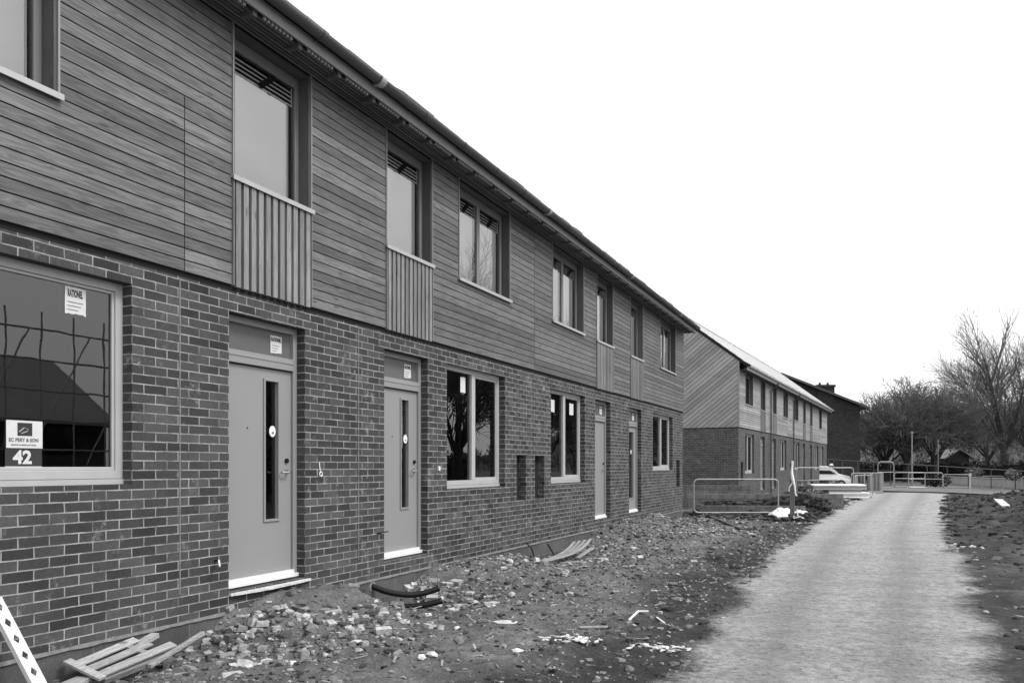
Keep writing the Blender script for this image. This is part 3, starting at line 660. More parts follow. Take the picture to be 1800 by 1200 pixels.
# ---------------------------------------------------------------- dark house with chimney far behind
def at(px,py,Z):
    sa,ca=math.sin(R(24.567)),math.cos(R(24.567)); X=(px-900)/1400*Z
    return Vector((5.24-Z*sa+X*ca, Z*ca+X*sa, 1.56+(819-py)/1400*Z))
def dark_house():
    c=at(1370,860,75); root=empty('brick_house',(c.x,c.y,0),R(24.567)); tag(root,'dark brick house with a square chimney, standing behind the far end of the farther terrace','house')
    wg=7.6; hw=7.15; hr=10.1; D=11
    w=MB(); w.quad((-wg,0,-.5),(wg,0,-.5),(wg,0,hw),(-wg,0,hw)); w.add([(-wg,0,hw),(wg,0,hw),(0,0,hr)],[(0,1,2)])
    w.quad((wg,0,-.5),(wg,D,-.5),(wg,D,hw),(wg,0,hw)); w.quad((-wg,D,-.5),(-wg,0,-.5),(-wg,0,hw),(-wg,D,hw)); w.quad((wg,D,-.5),(-wg,D,-.5),(-wg,D,hw),(wg,D,hw)); w.add([(-wg,D,hw),(0,D,hr),(wg,D,hw)],[(0,1,2)])
    w.build('wall',M['brick_dark'],root)
    r=MB(); e=.75; s=(hr-hw)/wg
    for sg in (-1,1):
        a=(sg*(wg+e),hw-e*s+.05); b=(0,hr+.05)
        r.add([(a[0],-.4,a[1]),(a[0],D+.4,a[1]),(b[0],D+.4,b[1]),(b[0],-.4,b[1]),(a[0],-.4,a[1]+.22),(a[0],D+.4,a[1]+.22),(b[0],D+.4,b[1]+.22),(b[0],-.4,b[1]+.22)],[(0,1,2,3),(4,7,6,5),(0,4,5,1),(3,2,6,7),(0,3,7,4),(1,5,6,2)])
    rf=r.build('roof',M['roof_dark'],root)
    c=MB(); x0,x1=3.55,5.15; c.box(x0,x1,-.12,.9,hw-.5,9.0); c.box(x0-.08,x1+.08,-.2,.98,9.0,9.22)
    for k in (.4,1.15): c.tube([(x0+k,.4,9.2),(x0+k,.4,9.45)],.12,8)
    c.build('chimney',M['brick_dark'],root)
    for (x,z) in ((4.6,1.0),):
        f=MB(); f.box(x-.5,x+.5,-.03,.0,z,z+.06); f.box(x-.5,x+.5,-.03,0,z+1.2,z+1.26); f.box(x-.5,x-.44,-.03,0,z+.06,z+1.2); f.box(x+.44,x+.5,-.03,0,z+.06,z+1.2)
        fo=f.build('window',M['gutter'],root); MB().quad((x-.44,-.01,z+.06),(x+.44,-.01,z+.06),(x+.44,-.01,z+1.2),(x-.44,-.01,z+1.2)).build('pane',M['carglass'],fo)
dark_house()
# ---------------------------------------------------------------- rubble lying on the mud
random.seed(21)
PH=(1+5**.5)/2
ICO=[Vector(v).normalized() for v in ((-1,PH,0),(1,PH,0),(-1,-PH,0),(1,-PH,0),(0,-1,PH),(0,1,PH),(0,-1,-PH),(0,1,-PH),(PH,0,-1),(PH,0,1),(-PH,0,-1),(-PH,0,1))]
IF=[(0,11,5),(0,5,1),(0,1,7),(0,7,10),(0,10,11),(1,5,9),(5,11,4),(11,10,2),(10,7,6),(7,1,8),(3,9,4),(3,4,2),(3,2,6),(3,6,8),(3,8,9),(4,9,5),(2,4,11),(6,2,10),(8,6,7),(9,8,1)]
def lump(mb,x,y,z,sx,sy,sz,rot,tilt=0,ang=.22,blocky=False):
    m=Matrix.Rotation(rot,3,'Z')@Matrix.Rotation(tilt,3,'X'); vs=[]
    if blocky:
        for i in (-1,1):
            for j in (-1,1):
                for k in (-1,1):
                    p=m@Vector((i*sx*random.uniform(.75,1.05),j*sy*random.uniform(.7,1.05),k*sz*random.uniform(.75,1.0))); vs.append((x+p.x,y+p.y,z+p.z))
        mb.add(vs,[(0,1,3,2),(4,6,7,5),(0,4,5,1),(2,3,7,6),(0,2,6,4),(1,5,7,3)]); return
    for v in ICO:
        s=1+random.uniform(-ang,ang); p=m@Vector((v.x*sx*s,v.y*sy*s,v.z*sz*s)); vs.append((x+p.x,y+p.y,z+p.z))
    mb.add(vs,IF)
rb=MB()
def onpath(x,y,m=0): return itp(PL,y)-m<x<itp(PR,y)+m
def put(x,y,smin,smax,tmin=.1,tmax=.9,power=2.2):
    s=smin+(smax-smin)*random.random()**power
    rb.tone=min(1,max(0,random.uniform(tmin,tmax)**1.3))
    lump(rb,x,y,H(x,y)+s*.12,s*random.uniform(.7,1.4),s*random.uniform(.5,1),s*random.uniform(.3,.75),random.uniform(0,6.28),random.uniform(-.5,.5),blocky=random.random()<.45)
c=0
while c<21000:
    y=2.8+random.random()**1.25*21; x=random.random()*3.9
    d=.18+.9*math.exp(-((x)/1.5)**2)+.35*max(0,noise.noise(Vector((x*1.1,y*1.1,3))))*2
    if y<5.4 and x>1.6: d*=.5
    if onpath(x,y,-.05) or random.random()>d: continue
    pit=7.05<y<8.25 and x<1.0
    if pit and random.random()<.8: continue
    if y<8 and x<1.1 and H(x,y)>.17 and random.random()<.72: continue
    tt=.5+.5*noise.noise(Vector((x*1.7,y*1.7,8)))
    put(x,y,.005,.018+.0013*y,.0,.35+.75*max(0,tt),power=3.0); c+=1
for i in range(2000):      # coarse brick ends on the flanks of the heaps
    cx,cy,sx,sy=random.choice([(.35,5.3,.28,.22),(.75,5.5,.35,.4),(.95,6.2,.25,.6),(.4,7.3,.3,.15),(.9,7.7,.5,.4),(.7,8.3,.5,.25),(.5,10.8,.5,.8),(1.2,13,.8,1.5),(.8,15,.6,.8),(.9,20,.8,1.6)])
    x=abs(random.gauss(cx,sx)); y=random.gauss(cy,sy)
    if onpath(x,y) or (7.05<y<8.2 and x<.9 and random.random()<.85): continue
    put(x,y,.012,.060,.1,1,2.0)
for i in range(5200):      # clods and stones right of the track
    y=6+random.random()**1.1*40; x=itp(PR,y)+random.random()*9
    if random.random()>.25+(.75 if y>16 else .2): continue
    put(x,y,.010,.03+.0028*y,.0,.22 if y>17 else .6,2.2)
for i in range(1100):
    x=random.uniform(.05,3.7); y=26.7+.38*x+random.uniform(0,1.3); put(x,y,.04,.13,.0,.12,1.5)
for i in range(2600):      # around the block walls and dark heap left of the far track
    y=random.uniform(23.5,44); x=random.uniform(-.2,itp(PL,y)-.1)
    put(x,y,.03,.16,.0,.22,2)
for i in range(1500):      # half buried clods of mud
    y=3+random.random()**1.2*20; x=random.uniform(.9,4.1) if random.random()<.62 else itp(PR,y)+random.random()**.8*5
    if onpath(x,y,-.1) : continue
    s_=(.010+.032*random.random()**2)*(1+.04*y); rb.tone=random.uniform(.02,.28); lump(rb,x,y,H(x,y)+s_*.05,s_*random.uniform(.8,1.6),s_,s_*.6,random.uniform(0,6.28),random.uniform(-.3,.3),.4)
for i in range(420):       # white scraps near the board stack
    y=random.uniform(33,50); x=itp(PL,y)-random.random()**1.5*2.2; s_=random.uniform(.03,.11); rb.tone=random.uniform(.5,1); lump(rb,x,y,H(x,y)+.03,s_,s_*.7,s_*.3,random.uniform(0,6.28),0,.3,blocky=True)
for i in range(2200):       # a few stones on the track itself
    y=3+random.random()*30; x=random.uniform(itp(PL,y),itp(PR,y)); put(x,y,.003,.012,.0,.8,3)
tag(rb.build('rubble',M['stone']),'broken stone, brick ends and clods strewn over the mud between wall and track','rubble',kind='stuff')
# rubble heap wood splinters and twigs
sp=MB()
for i in range(420):
    y=3.2+random.random()**1.2*22; x=random.random()**.9*3.5; a=random.uniform(0,3.14); l=random.uniform(.03,.13); z=H(x,y)+.012; sp.tone=random.random()
    sp.obox((x,y,z),(x+l*math.cos(a),y+l*math.sin(a),z+random.uniform(-.01,.03)),random.uniform(.006,.018),.006)
tag(sp.build('splinters',M['rough_wood']),'thin pale wood splinters scattered through the rubble','splinters',kind='stuff')
# pale stones that stand out
def pale(name,px,py,sx,sy,sz,label,cat='stone',group=None,rot=None,n=None,dx=0):
    Z=1400*1.53/(py-819); p=at(px,py,Z); m=MB(); x,y=p.x,p.y; m.tone=random.uniform(.4,1)
    if n:
        m.tone=.5; lump(m,0,0,.002,min(sx,.12)*.6,min(sy,.1)*.45,.008,0,0,.5)
        for k in range(n): 
            m.tone=random.random(); lump(m,random.gauss(0,sx),random.gauss(0,sy),H(x,y)-H(x,y)+random.uniform(.005,.02),random.uniform(.008,.05)*(1+sx),random.uniform(.006,.03),.008,random.uniform(0,6),0,.5)
    else: lump(m,0,0,sz*.5,sx,sy,sz,rot if rot is not None else random.uniform(0,3),0,.15)
    o=m.build(name,M['pale_stone']); o.location=(x,y,H(x,y)); tag(o,label,cat,group,'stuff' if n else None); return o
pale('stone',889,1099,.14,.055,.028,'flat white slab fragment right of the black pipes, the widest pale piece in the rubble',rot=R(25))
pale('stone',908,1141,.065,.05,.03,'rounded white stone in the mud below the white slab fragment',rot=.3)
pale('stone',418,1170,.085,.04,.02,'long pale flat stone at the foot of the nearest rubble heap',rot=R(20))
pale('stone',437,1177,.038,.03,.022,'small round white stone just right of the long flat stone near the bottom edge')
pale('stone',515,1160,.07,.04,.03,'bright pointed white stone in the middle of the heap foot below the first door')
pale('stone',803,1104,.05,.035,.02,'pale oval stone left of the white slab fragment')
pale('stone',735,1058,.10,.05,.035,'smooth grey white boulder held between the two black pipes',rot=R(20))
pale('stone',740,1158,.05,.04,.03,'white broken stone low in the rubble beneath the pipes')
pale('stone',760,1155,.06,.035,.025,'white angular stone beside another below the pipes')
pale('stone',958,1122,.06,.03,.015,'thin pale stone sliver left of the white plaster patch')
pale('plaster_lumps',1010,1127,.13,.06,.02,'scatter of white plaster crumbs on mud, left of the two patches','plaster crumbs',n=46)
pale('plaster_lumps',1158,1134,.12,.07,.02,'scatter of white plaster crumbs on mud beside the track edge, right of the two patches','plaster crumbs',n=40)
pale('plaster_lumps',1695,959,.22,.25,.02,'scatter of white crumbs on the mud right of the track','plaster crumbs',n=46)
pale('plaster_lumps',1232,944,.5,.6,.02,'pale crumbs scattered in front of the leaning barrier','plaster crumbs',n=40)
def stick(name,pts,w,h,mat,label,cat,tone=.8,zoff=.012):
    m=MB(); m.tone=tone; P=[]
    for (px,py,dz) in pts:
        Z=1400*1.55/(py-819); p=at(px,py,Z); p.z=H(p.x,p.y)+dz+zoff; P.append(p)
    b=P[0].copy(); P=[q-b for q in P]
    for a,c in zip(P,P[1:]): m.obox(a,c,w,h)
    o=m.build(name,mat); o.location=b; tag(o,label,cat); return o
stick('wood_strip',[(1106,1093,0),(1122,1084,.02),(1139,1082,.03)],.022,.012,M['white'],'bright white bent strip lying on the mud near the track edge','wood strip')
stick('wood_strip',[(1154,1087,0),(1168,1097,0)],.016,.01,M['white'],'short thin white strip just right of the bent one','wood strip')
stick('wood_strip',[(1018,1110,0),(1067,1102,.02)],.028,.014,M['rough_wood'],'long pale timber lath above the left plaster crumbs','wood strip')
stick('wood_strip',[(985,990,0.02),(1025,989,.03)],.05,.02,M['rough_wood'],'flat pale lath in front of the curved laths by the plinth','wood strip')
stick('wood_strip',[(1015,982,0.03),(1042,966,.06)],.06,.025,M['rough_wood'],'short pale lath slanting up beside the curved laths','wood strip')
stick('plank',[(1236,905,.04),(1305,934,.0)],.10,.05,M['lining'],'dark wet plank lying askew in front of the barrier','plank',tone=.3)
stick('plank',[(1080,905,.03),(1145,912,.0)],.06,.03,M['lining'],'short dark board beside the wall end in the rubble','plank',tone=.3)
stick('wood_strip',[(1755,899,0.05),(1768,906,.05)],.22,.06,M['white'],'white board end on the dark heap right of the track','wood strip')
stick('wood_strip',[(1742,884,0.05),(1755,897,.05)],.12,.05,M['white'],'narrow white lath farther back on the dark heap right of the track','wood strip')
stick('board_offcut',[(1598,857,.05),(1626,858,.05)],.5,.06,M['white'],'white board lying flat at the far end of the track under the barriers','board')
# curved laths by the plinth
def laths():
    root=empty('lath_bundle',(.25,12.2,H(.25,12.2))); tag(root,'bundle of pale curved laths lying against the plinth below the meter recesses','laths')
    for k in range(4):
        m=MB(); m.tone=random.random(); P=[]
        for i in range(7):
            t=i/6; P.append((.05+.10*k+.25*math.sin(t*3.1)*.5,-.9+2.2*t,.05+.16*t*t+.02*k))
        for a,b in zip(P,P[1:]): m.obox(a,b,.05,.015)
        m.build('lath',M['rough_wood'],root)
laths()
def hoop(y,lean,label):
    m=MB(); P=[(0,0,0)]; 
    m.tube([(.0,0,.0),(.10,.0,.10),(.07,-.04,.26),(.0,-.12,.36)] if lean else [(0,0,0),(.02,-.15,.12),(0,-.34,.28)],.012,7)
    if lean: m.tube([(.0,0,.0),(-.05,.02,.06),(.0,.08,.12),(.08,.04,.06)],.014,7)
    o=m.build('cable_end',M['black']); o.location=(.12,y,H(.12,y)-.02); tag(o,label,'cable')
hoop(11.85,True,'hooked black cable end standing up at the plinth, left of two')
hoop(13.0,False,'straight black cable end leaning on the plinth, right of two')
# black pipes out of the wall
def pipe(y,z,pts,label):
    root=empty('drain_pipe',(-.005,y,z)); tag(root,label,'pipe')
    m=MB(); P=[Vector((0,y,z))]+[Vector(p) for p in pts]; Q=[]
    for i in range(len(P)-1):
        for k in range(8):
            t=k/8; a=P[max(i-1,0)];b=P[i];c=P[i+1];d=P[min(i+2,len(P)-1)]
            Q.append(.5*((2*b)+(c-a)*t+(2*a-5*b+4*c-d)*t*t+(3*b-a-3*c+d)*t*t*t))
    Q.append(P[-1]); Q=[q-Vector((-.005,y,z)) for q in Q]
    rr=[.033+.003*(i%2) for i in range(len(Q))]; m.tube([Q[0]-Vector((.05,0,0))]+Q,[.033]+rr,12); m.build('hose',M['black'],root,smooth=True)
    m=MB(); n=18; vs=[]
    for i in range(n):
        a=2*math.pi*i/n; vs.append((.006,math.cos(a)*.052*random.uniform(.9,1.2),math.sin(a)*.052*random.uniform(.9,1.2)))
    vs2=[(0,v[1]*1.15,v[2]*1.15) for v in vs]; m.add(vs+vs2,[tuple(range(n))]+[(i,n+i,n+(i+1)%n,(i+1)%n) for i in range(n)]); m.build('mortar_collar',M['mortar'],root)
pipe(7.19,.165,[(.22,7.22,.10),(.48,7.32,.045),(.74,7.44,.05),(.95,7.56,.10)],'front black corrugated pipe curving out of the plinth, the longer of the pair')
pipe(7.63,.185,[(.17,7.70,.12),(.36,7.82,.085),(.50,7.93,.10),(.64,8.04,.15)],'rear black corrugated pipe curving out of the plinth, the shorter of the pair')
# broken pallet against the wall at the lower left
def pallet():
    root=empty('pallet',(.10,3.82,H(.2,3.7)-.01)); root.scale=(.8,.74,.74); tag(root,'broken grey wooden pallet propped on the mud against the wall at the lower left','pallet')
    def bd(n,a,b,w,h,t):
        m=MB(); m.tone=t; m.obox(a,b,w,h,up=(.35,-.1,1)); m.build(n,M['rough_wood'],root,bevel=.003)
    bd('board',(.02,.0,.20),(-.04,.74,.29),.09,.02,.9)
    bd('board',(.14,.02,.16),(.08,.80,.25),.085,.02,.55)
    bd('board',(.255,.06,.12),(.20,.98,.22),.09,.022,.7)
    bd('cross_batten',(-.07,-.02,.235),(.33,.03,.10),.085,.028,.95)
    bd('cross_batten',(.0,.60,.25),(.25,.66,.17),.07,.03,.2)
    bd('bearer',(.05,.05,.13),(.02,.7,.18),.07,.06,.1)
    bd('bearer',(.26,.08,.06),(.22,.85,.12),.07,.06,.1)
pallet()
m=MB(); m.tone=.8; m.obox((0,0,0),(-.12,.52,.03),.12,.03); o=m.build('board_offcut',M['rough_wood'],bevel=.003); o.location=(.33,3.3,.05); tag(o,'loose pale board offcut on the ground at the very bottom left, below the pallet','board')
m=MB(); m.tone=.9; m.obox((0,0,0),(-.06,.30,.05),.07,.04); o=m.build('board_offcut',M['rough_wood'],bevel=.003); o.location=(.09,4.28,.17); tag(o,'short pale timber block resting on the upper end of the pallet','board')
m=MB(); m.tone=.7; m.obox((0,0,0),(-.10,.62,.12),.035,.03); o=m.build('board_offcut',M['rough_wood'],bevel=.003); o.location=(.34,4.25,.08); tag(o,'narrow pale lath slanting through the stones right of the pallet','board')
# perforated white strip leaning at the left edge
def strip_post():
    A=Vector((.03,3.31,.70)); B=Vector((.46,3.42,-.02)); d=(B-A); L=d.length; d.normalize(); side=Vector((0,1,0)); side=(side-d*side.dot(d)).normalized(); nrm=side.cross(d)
    if nrm.x<0: nrm=-nrm
    W=.085; n=7; m=MB()
    root=empty('perforated_strip',B); tag(root,'white metal strip with diamond holes leaning on the wall at the left edge','metal strip')
    def P(u,v,t=0): q=A+d*u+side*v+nrm*t-B; return (q.x,q.y,q.z)
    st=L/n
    for i in range(n):
        u0,u1=i*st,(i+1)*st; um=(u0+u1)/2; hh=st*.30; hw=W*.26
        for t in (0,.006):
            o=[P(u0,-W/2,t),P(u0,W/2,t),P(u1,W/2,t),P(u1,-W/2,t)]; dd=[P(um-hh,0,t),P(um,hw,t),P(um+hh,0,t),P(um,-hw,t)]
            e=[P(u0,0,t),P(um,W/2,t),P(u1,0,t),P(um,-W/2,t)]
            m.add(o+dd+e,[(0,8,4),(8,1,4),(1,9,5,4),(9,2,6,5),(2,10,6),(10,3,6),(3,11,7,6),(11,0,4,7)])
    m.build('face',M['white'],root)
    for v in (-W/2,W/2):
        q=MB(); q.add([P(-.0,v-.002,-.03),P(L,v-.002,-.03),P(L,v-.002,.006),P(0,v-.002,.006),P(0,v+.002,-.03),P(L,v+.002,-.03),P(L,v+.002,.006),P(0,v+.002,.006)],[(0,1,2,3),(7,6,5,4),(0,4,5,1),(2,6,7,3),(3,7,4,0),(1,5,6,2)]); q.build('flange',M['white'],root)
strip_post()
# small things on the brick wall
def wall_pin(y,z,tip,label,white=True,l=.11):
    root=empty('wall_tie',(0,y,z)); tag(root,label,'tube')
    MB().tube([(-.02,.0,0),(l*.45,-.01,.01)],.009,8).build('sleeve',M['black'],root)
    if white: MB().tube([(l*.45,-.01,.01),(l,-.06,-.035)],.008,8).build('tip',M['sheet'],root)
    else: MB().tube([(l*.4,-.01,.01),(l,.05,.03)],.006,8).build('tip',M['black'],root)
wall_pin(5.24,.735,0,'black and white overflow tube poking out of the brick left of the first door')
wall_pin(7.72,.78,0,'thin black cable stub poking out of the brick left of the second door',False,.12)
m=MB(); m.tube([(.004,0,.10),(.012,0,.03),(.014,.01,.0)],.005,6)
m.tube([(.014,.022*math.cos(a)+.015,.022*math.sin(a)-.02) for a in [k*math.pi/6 for k in range(13)]],.006,6)
o=m.build('wire_loop',M['sheet']); o.location=(.0,6.66,1.50); tag(o,'small white wire loop hanging on the brick right of the first door','wire loop')
m=MB(); m.box(0,.03,-.02,.02,0,.06); o=m.build('cable_clip',M['white'],bevel=.006); o.location=(0,9.12,1.50); tag(o,'tiny white clip on the brick pier between second door and the double window','clip')
# thin slate laid under the first threshold
m=MB(); n=14; top=[];
for i in range(n+1):
    t=i/n; top.append((.03+.05*math.sin(t*math.pi)*random.uniform(.8,1.1),5.40+1.10*t))
poly=[(.0-.08,5.40)]+[(x,y) for x,y in top]+[(-.08,6.50)]
m.tone=.6; m.prism(poly[::1],.405,.425); m2=m
o=m.build('threshold_slate',M['pale_stone']); tag(o,'ragged pale slate bedded under the first door threshold','slate')
# board standing inside the nearest window plus number sheets
def poster():
    X=-.120; y0,y1=3.475,3.735; z0,zm,zt=1.535,1.685,1.875; sh=.012
    root=empty('window_notice',(X,(y0+y1)/2,z0)); tag(root,'white and dark notice sheet with the number 42 at the bottom of the nearest window','notice')
    def bx(n,a,b,c,d,mat,dx=0): q=MB(); q.box(-.004+dx,dx,a-(y0+y1)/2,b-(y0+y1)/2,c-z0,d-z0); return q.build(n,mat,root)
    up=bx('upper_sheet',y0+.008,y1+.006,zm,zt,M['paper']); lo=bx('lower_sheet',y0,y1,z0+.025,zm-.004,M['ink']); bx('bottom_strip',y0,y1,z0,z0+.024,M['paper'])
    bx('emblem',y0+.085,y0+.19,zm+.085,zt-.015,M['ink'],.0012)
    q=MB(); q.tube([(.002,-.035,.26),(.002,.0,.29),(.002,.03,.28),(.002,.02,.265),(.002,-.02,.25)],.004,6); q.build('emblem_swirl',M['trim'],root)
    textobj('EC PERY & SON',.034,(.0016,.0,zm+.045-z0),M['ink_mid'],root,'lettering',.0008,sx=.9)
    textobj('HEATING PLUMBING ELECTRICAL',.012,(.0016,.0,zm+.018-z0),M['ink_mid'],root,'small_lettering',.0002,sx=1.0)
    textobj('42',.125,(.0016,-.01,z0+.045-z0),M['paper'],root,'number',.0045,sx=1.05)
poster()
# ---------------------------------------------------------------- barriers, walls and stacks in the middle distance
def barrier(a,b,h,label,mat='galv',name='pedestrian_barrier',feet=True,mid=False,r=.14,rad=.021,cat='barrier',group=None,mesh=False):
    a=Vector(a);b=Vector(b); d=(b-a); L=d.length; d.normalize(); z0=H(a.x,a.y)
    root=empty(name,(a.x,a.y,z0),math.atan2(d.y,d.x)); tag(root,label,cat,group)
    P=[];zb=.10
    for cx,cz,s in ((r,zb+r,180),(L-r,zb+r,270),(L-r,h-r,0),(r,h-r,90)):
        for k in range(6): t=R(s+90*k/5); P.append((cx+r*math.cos(t),0,cz+r*math.sin(t)))
    P.append(P[0]); MB().tube(P,rad,8,False).build('loop_frame',M[mat],root,smooth=True)
    if mid: MB().tube([(rad,0,h*.62),(L-rad,0,h*.62)],rad*.7,6).build('mid_rail',M[mat],root)
    if mesh:
        n=int(L/.12); 
        for k in range(1,n): MB().tube([(L*k/n,0,zb),(L*k/n,0,h)],.006,4).build('bar',M[mat],root)
    if feet:
        for x in (.28,L-.28):
            q=MB(); q.tube([(x,0,zb+.02),(x,0,.0)],rad,8); q.obox((x,-.28,.0),(x,.28,.0),.05,.03); q.build('foot',M[mat],root)
barrier((.14,24.6,0),(2.50,25.72,0),1.12,'near galvanised loop barrier standing in front of the low block walls',rad=.024)
barrier((2.0,37.6,0),(4.3,39.6,0),1.13,'loop barrier behind the low block walls, partly behind the white wrapped post',rad=.022)
barrier((4.35,40.2,0),(5.1,42.6,0),1.13,'loop barrier in line with the stack of white boards',rad=.022)
barrier((4.0,47.5,0),(5.6,50.0,0),1.15,'loop barrier beside the parked white car',rad=.024)
def bar2(p,q,Z,h,label,**k):
    a=at(p,860,Z);b=at(q,860,Z); barrier((a.x,a.y,0),(b.x,b.y,0),h,label,**k)
bar2(1543,1571,54,1.86,'tall narrow loop gate frame standing left of the track end',feet=False,rad=.035,mid=True,r=.25)
bar2(1572,1626,57,1.12,'loop barrier left of the middle at the far track end',rad=.032,mid=True)
bar2(1597,1657,54,1.12,'widest loop barrier across the far end of the track',rad=.032,mid=True)
bar2(1658,1706,56,.98,'loop barrier right of the track end in front of the long low wall',rad=.024)
bar2(1726,1764,50,.95,'thin loop barrier before the low wall, middle of the right side',rad=.016)
bar2(1796,1850,46,.98,'thin loop barrier at the right edge before the low wall',rad=.022)
def bwall(p0,p1,z0,z1,label,th=.10,cap=False):
    a=Vector(p0);b=Vector(p1); d=b-a; L=d.length; m=MB(); m.box(0,L,-th,0,z0,z1); 
    o=m.build('block_wall',M['block2'],bevel=.006); o.location=(a.x,a.y,0); o.rotation_euler=(0,0,math.atan2(d.y,d.x)); tag(o,label,'block wall')
def blk2():
    m,n,b=newmat('retaining_block'); tc=N(n,'ShaderNodeTexCoord').outputs['Object']; sp=N(n,'ShaderNodeSeparateXYZ'); n.links.new(tc,sp.inputs[0]); cb=N(n,'ShaderNodeCombineXYZ')
    n.links.new(sp.outputs[0],cb.inputs[0]); n.links.new(mth(n,'ADD',sp.outputs[2],.2),cb.inputs[1]); bk=N(n,'ShaderNodeTexBrick'); n.links.new(cb.outputs[0],bk.inputs['Vector'])
    bk.inputs['Scale'].default_value=1; bk.inputs['Brick Width'].default_value=.45; bk.inputs['Row Height'].default_value=.3; bk.inputs['Mortar Size'].default_value=.012
    bk.inputs['Color1'].default_value=(.13,)*3+(1,); bk.inputs['Color2'].default_value=(.17,)*3+(1,); bk.inputs['Mortar'].default_value=(.08,)*3+(1,)
    n.links.new(mix(n,1,bk.outputs['Color'],ramp(n,noi(n,tc,6,5,.7),[(.3,.6),(.7,1.35)]),'MULTIPLY'),b.inputs['Base Color']); b.inputs['Roughness'].default_value=.95; return m
M['block2']=blk2()
bwall((.0,26.1),(3.15,27.2),-.1,.29,'front low wall of concrete blocks behind the near barrier')
bwall((-.9,28.4),(4.15,30.6),.0,.58,'second low wall of concrete blocks, farther back than the front one')
bwall((-1.4,29.3),(1.05,30.1),.0,.86,'short higher block wall section by the gable of the farther terrace')
# white taped post
def post():
    p=at(1395,914,22.8); x,y=p.x,p.y; root=empty('marker_post',(x,y,H(x,y))); tag(root,'grey timber post wrapped in torn white tape at the right end of the near barrier','post')
    m=MB(); m.tone=.5; m.box(-.10,.02,-.04,.04,-.1,1.35); m.build('stake',M['lining_z'],root,bevel=.004)
    q=MB(); q.obox((-.03,-.045,1.2),(-.03,-.05,1.68),.05,.02); q.tube([(-.02,-.05,1.66),(-.05,-.06,1.35),(-.02,-.06,1.15),(.03,-.05,.95),(.05,-.06,.75),(.08,-.04,.68)],[.028,.035,.05,.03,.02,.03],6); q.tube([(-.03,-.05,1.05),(-.11,-.05,.92),(-.12,-.04,.8)],.02,6)
    q.build('tape',M['sheet'],root)
    q=MB(); q.tube([(0,-.06,.1),(.05,-.1,.0),(.22,-.2,-.02)],.02,5); q.tube([(.1,-.05,.3),(.12,-.1,.12),(.3,-.05,.03)],.018,5); q.tube([(.0,-.1,.05),(.2,-.05,.08),(.33,-.12,.0)],.015,5)
    q.build('tape_tail',M['sheet'],root)
M['lining_z']=woodmat('weathered_post',.16,'Z')
post()
def sack(px,py,sx,sy,sz,label,name='plastic_sack',seed=1,cat='sack'):
    random.seed(seed); Z=1400*1.56/(py-819); p=at(px,py,Z); m=MB(); n=12; vs=[];fs=[]
    for j in range(n+1):
        for i in range(n+1):
            u,v=i/n*2-1,j/n*2-1; h=max(0,(1-abs(u)**3))*max(0,(1-abs(v)**3)); vs.append((u*sx*(1+.12*noise.noise(Vector((u*3,v*3,seed)))),v*sy,sz*h*(1+.6*noise.noise(Vector((u*2.4,v*2.4,seed+7)))))) 
    fs=[(j*(n+1)+i,j*(n+1)+i+1,(j+1)*(n+1)+i+1,(j+1)*(n+1)+i) for j in range(n) for i in range(n)]; m.add(vs,fs)
    b=len(m.v); m.add([(x,y,z-.02) for x,y,z in vs],[tuple(reversed(f)) for f in fs])
    o=m.build(name,M['sheet']); o.location=(p.x,p.y,H(p.x,p.y)); o.rotation_euler=(0,0,R(24)); tag(o,label,cat)
sack(1376,910,.42,.3,.22,'crumpled white plastic sack lying at the foot of the taped post',seed=3)
sack(1408,905,.25,.2,.12,'small white plastic sack just right of the taped post',seed=5)
# stack of white wrapped boards
def stack():
    p=at(1469,880,36.5); root=empty('board_stack',(p.x,p.y,0),R(24.6)); tag(root,'stack of white wrapped insulation boards on bearers left of the far track','board stack')
    random.seed(4); 
    for k,x in enumerate((-.9,0,.9)): MB().box(x-.05,x+.05,-.55,.55,0,.12).build('bearer',M['rough_wood'],root)
    z=.12; 
    for i in range(3):
        dx=random.uniform(-.05,.1); MB().box(-.72+dx,1.28+dx,-.6,.6,z+.003,z+.085).build('board',M['sheet2'] if i%2 else M['sheet'],root,bevel=.015); z+=.09
    MB().box(-1.15,1.0,-.5,.5,z+.003,z+.10).build('board',M['galv'],root,bevel=.01); z+=.105
    for i in range(3):
        dx=random.uniform(-.06,.06); MB().box(-1.22+dx,1.08+dx,-.6,.6,z+.003,z+.075).build('board',(M['sheet2'],M['galv'],M['sheet'])[i],root,bevel=.012); z+=.08
    q=MB(); vs=[];n=16
    for j in range(5):
        for i in range(n+1): vs.append((-1.28+2.42*i/n,-.64+1.28*j/4,z+.012+.025*noise.noise(Vector((i*.7,j*.9,2)))-(.06 if j in(0,4) else 0)))
    q.add(vs,[(j*(n+1)+i,j*(n+1)+i+1,(j+1)*(n+1)+i+1,(j+1)*(n+1)+i) for j in range(4) for i in range(n)])
    q.build('cover_sheet',M['sheet'],root)
M['sheet2']=simple('grey_wrapping',.45,.5,var=.15)
stack()
sack(1418,868,.3,.3,.2,'low white plastic bundle on the block wall left of the white board stack',seed=8)
